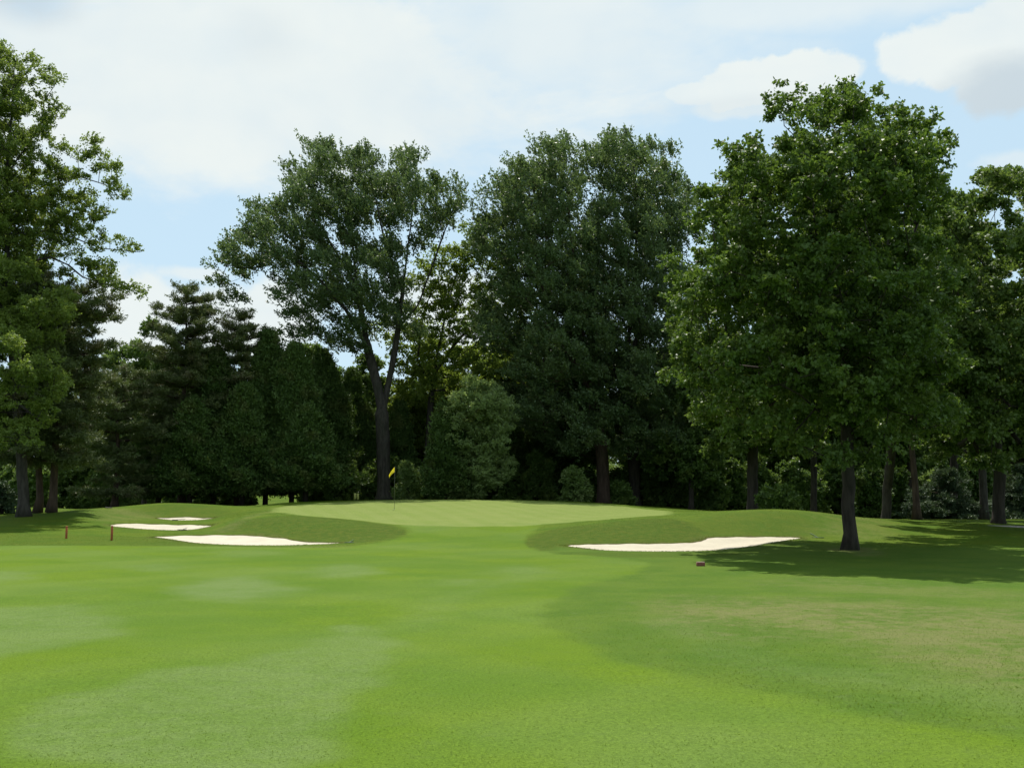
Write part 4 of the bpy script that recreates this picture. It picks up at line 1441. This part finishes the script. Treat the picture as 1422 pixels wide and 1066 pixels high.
# bunker rakes
def rake(label, X, Y, ang, L=1.5, mat=None, lift=0.03, tilt=0.0, half=.2):
    b = ground(X, Y)
    root = empty('bunker_rake', b)
    tag(root, label, 'rake', 'bunker rakes')
    dv = np.array([math.cos(ang), math.sin(ang), 0])
    sv = np.array([-dv[1], dv[0], 0])
    p0 = b
    p1 = b + dv * L
    h = lambda p: np.array([p[0], p[1], float(tz(p[0], p[1])) + lift])
    p0, p1 = h(p0), h(p1) + np.array([0, 0, tilt])
    m = MB()
    m.tube([p0, (p0 + p1) / 2, p1], [.012, .012, .011], 7)
    m.build('handle', mat or M_RAKE, root, True, b)
    m = MB()
    e0, e1 = p0 - sv * half, p0 + sv * half
    m.tube([e0, p0, e1], [.014, .017, .014], 6)
    for k in range(11):
        q = e0 + (e1 - e0) * (k + .5) / 11
        m.tube([q, q + np.array([-.03 * dv[0], -.03 * dv[1], -.07])], [.008, .005], 5)
    m.build('rake_head', mat or M_RAKE, root, False, b)


HP = math.pi / 2
rake('dark rake lying on the near edge of the middle bunker', 253, 736.6, HP + .1, 1.1, lift=.05)
rake('small dark rake on the near edge of the farthest bunker', 243, 722.8, HP - .2, 1.1, lift=.05, half=.17)
rake('dark rake lying aslant on the grassy slope above the middle bunker', 151, 706, HP + .5, 1.3, lift=.06, half=.2)
rake('pale edged rake lying at the tip of the large front bunker', 485, 753.4, HP, 1.0, M_RAKEG, lift=.015, half=.17)
rake('green rake lying on the grass past the tip of the wide bunker', 1136, 746.6, HP, 1.0, M_RAKEG, lift=.015, half=.22)

# pale marker behind the green
b = onground(497, 76)
yb = 693.0
zb = zpix(695, 76)
mk = empty('yellow_marker', b)
tag(mk, 'small pale yellow two part marker at the back of the green', 'marker')
m = MB()
for sx in (-.09, .11):
    m.box((b[0] + sx, b[1], zpix(689, 76)), (.15, .05, .44), .01)
m.build('panel', M_YEL, mk, False, b)
m = MB()
for sx in (-.09, .11):
    hh = zpix(693, 76) - b[2] + .1
    m.box((b[0] + sx, b[1] + .01, b[2] + hh / 2 - .1), (.05, .04, hh + .1))
m.build('post', M_POST, mk, False, b)

# ------------------------------------------------------------------ sky and sun
SUN_EL, SUN_AZ = R(64), R(-4)            # azimuth from +y towards +x
world = bpy.data.worlds.new('World')
scene.world = world
world.use_nodes = True
nt = world.node_tree
nt.nodes.clear()
g = NT(nt)
sky = g.n('ShaderNodeTexSky', sky_type='NISHITA')
sky.sun_disc = False
sky.sun_elevation = SUN_EL
sky.sun_rotation = SUN_AZ
sky.air_density = 1.0
sky.dust_density = 1.2
sky.ozone_density = 1.0
STR = 0.12
tc = g.n('ShaderNodeTexCoord').outputs['Generated']
sep = g.n('ShaderNodeSeparateXYZ')
g.lk(tc, sep.inputs[0])
dx, dy, dz = sep.outputs
az = g.math('MULTIPLY', g.math('ARCTAN2', dx, dy), 57.2958)
el = g.math('MULTIPLY', g.math('ARCSINE', dz), 57.2958)
nzv = g.n('ShaderNodeMapping')
nzv.inputs['Scale'].default_value = (1, 1, 2.4)
g.lk(tc, nzv.inputs['Vector'])
nA = g.noise(nzv.outputs[0], 5.0, 6.0, .55, .3)
nB = g.noise(nzv.outputs[0], 14.0, 5.0, .6, .2)
nC = g.noise(nzv.outputs[0], 2.2, 4.0, .5)
wob = g.math('ADD', g.math('MULTIPLY', g.math('SUBTRACT', nA, .5), 1.5), g.math('MULTIPLY', g.math('SUBTRACT', nB, .5), .8))


def pix_dir(X, Y):
    p = at(X, Y, 10.0) - np.array([0, 0, CAMZ])
    return math.degrees(math.atan2(p[0], p[1])), math.degrees(math.asin(p[2] / np.linalg.norm(p)))


def blob(X, Y, rx, ry, soft=.5, amp=1.0):
    a, e = pix_dir(X, Y)
    k = 180 / math.pi / F
    u = g.math('DIVIDE', g.math('SUBTRACT', az, a), rx * k)
    v = g.math('DIVIDE', g.math('SUBTRACT', el, e), ry * k)
    r = g.math('SQRT', g.math('ADD', g.math('MULTIPLY', u, u), g.math('MULTIPLY', v, v)))
    r = g.math('ADD', r, wob)
    return g.ramp(r, 1 + soft, 1 - soft, 0, amp)


def vmax(*a):
    r = a[0]
    for q in a[1:]:
        r = g.math('MAXIMUM', r, q)
    return r


nD = g.noise(tc, 30.0, 5.0, .6, .1)
nE = g.noise(tc, 13.0, 3.0, .5, .1)
wob2 = g.math('ADD', g.math('ADD', g.math('MULTIPLY', g.math('SUBTRACT', nA, .5), .6), g.math('MULTIPLY', g.math('SUBTRACT', nE, .5), 1.7)), g.math('MULTIPLY', g.math('SUBTRACT', nD, .5), 1.3))
soft_wob = wob
wob = wob2
puff = vmax(blob(965, 130, 55, 14, .3, .9), blob(1035, 118, 60, 28, .2, .95), blob(1115, 108, 68, 30, .18, .97), blob(1150, 100, 45, 22, .2, .95), blob(1060, 145, 90, 14, .35, .7), blob(1262, 78, 40, 26, .2, .95), blob(1330, 62, 62, 40, .2, .97), blob(1395, 40, 60, 42, .2, .97), blob(1405, 120, 55, 45, .25, .95),
            blob(330, 440, 130, 48, .3, .95), blob(190, 440, 70, 60, .35, .95), blob(270, 380, 50, 11, .4, .8), blob(1410, 222, 45, 13, .4, .6), blob(620, 440, 110, 55, .35, .9))
wob = soft_wob
veil = vmax(blob(330, 110, 560, 130, .35, .97), blob(760, 50, 260, 95, .6, .85), blob(1150, 0, 420, 30, .6, .7))
rest = g.math('MULTIPLY', g.ramp(nC, .42, .62), g.ramp(el, 24, 34))
rest = g.math('MAXIMUM', rest, g.math('MULTIPLY', g.ramp(nA, .45, .6, 0, .8), g.ramp(g.math('ABSOLUTE', az), 30, 42)))
cover = vmax(puff, veil, g.math('MULTIPLY', rest, .85))
grey = vmax(blob(40, 0, 60, 30, .6, .7), blob(1415, 135, 85, 40, .6, .75), blob(365, 55, 45, 30, .8, .18), blob(1040, 150, 110, 14, .7, .22))
ccol = g.mix(g.math('ADD', g.math('MULTIPLY', g.ramp(nA, .35, .65), .4), g.math('MULTIPLY', g.ramp(nE, .4, .65), .3)), (.70, .745, .73), (.60, .68, .715))
ccol = g.mix(grey, ccol, (.43, .51, .57))
skyc = g.mix(1.0, sky.outputs[0], (STR,) * 3, 'MULTIPLY')
skyc = g.mix(.8, skyc, (.49, .655, .755))        # thin high haze over the blue
col = g.mix(cover, skyc, ccol)
bg = g.n('ShaderNodeBackground')
g.lk(col, bg.inputs['Color'])
bg.inputs['Strength'].default_value = 1.0
out = g.n('ShaderNodeOutputWorld')
g.lk(bg.outputs[0], out.inputs['Surface'])

sl = bpy.data.lights.new('sun', 'SUN')
sl.energy = 5.0
sl.angle = R(.53)
sl.color = (1.0, .955, .88)
so = bpy.data.objects.new('sun', sl)
sd_ = Vector((math.sin(SUN_AZ) * math.cos(SUN_EL), math.cos(SUN_AZ) * math.cos(SUN_EL), math.sin(SUN_EL)))
so.rotation_euler = sd_.to_track_quat('Z', 'Y').to_euler()
so.location = (0, 0, 60)
link(so)

vs = scene.view_settings
vs.view_transform = 'Standard'
vs.look = 'None'
vs.exposure = 0.3
vs.gamma = 1.0
vs.use_curve_mapping = False
scene.cycles.max_bounces = 6
scene.cycles.diffuse_bounces = 3
scene.cycles.glossy_bounces = 2
scene.cycles.transmission_bounces = 3
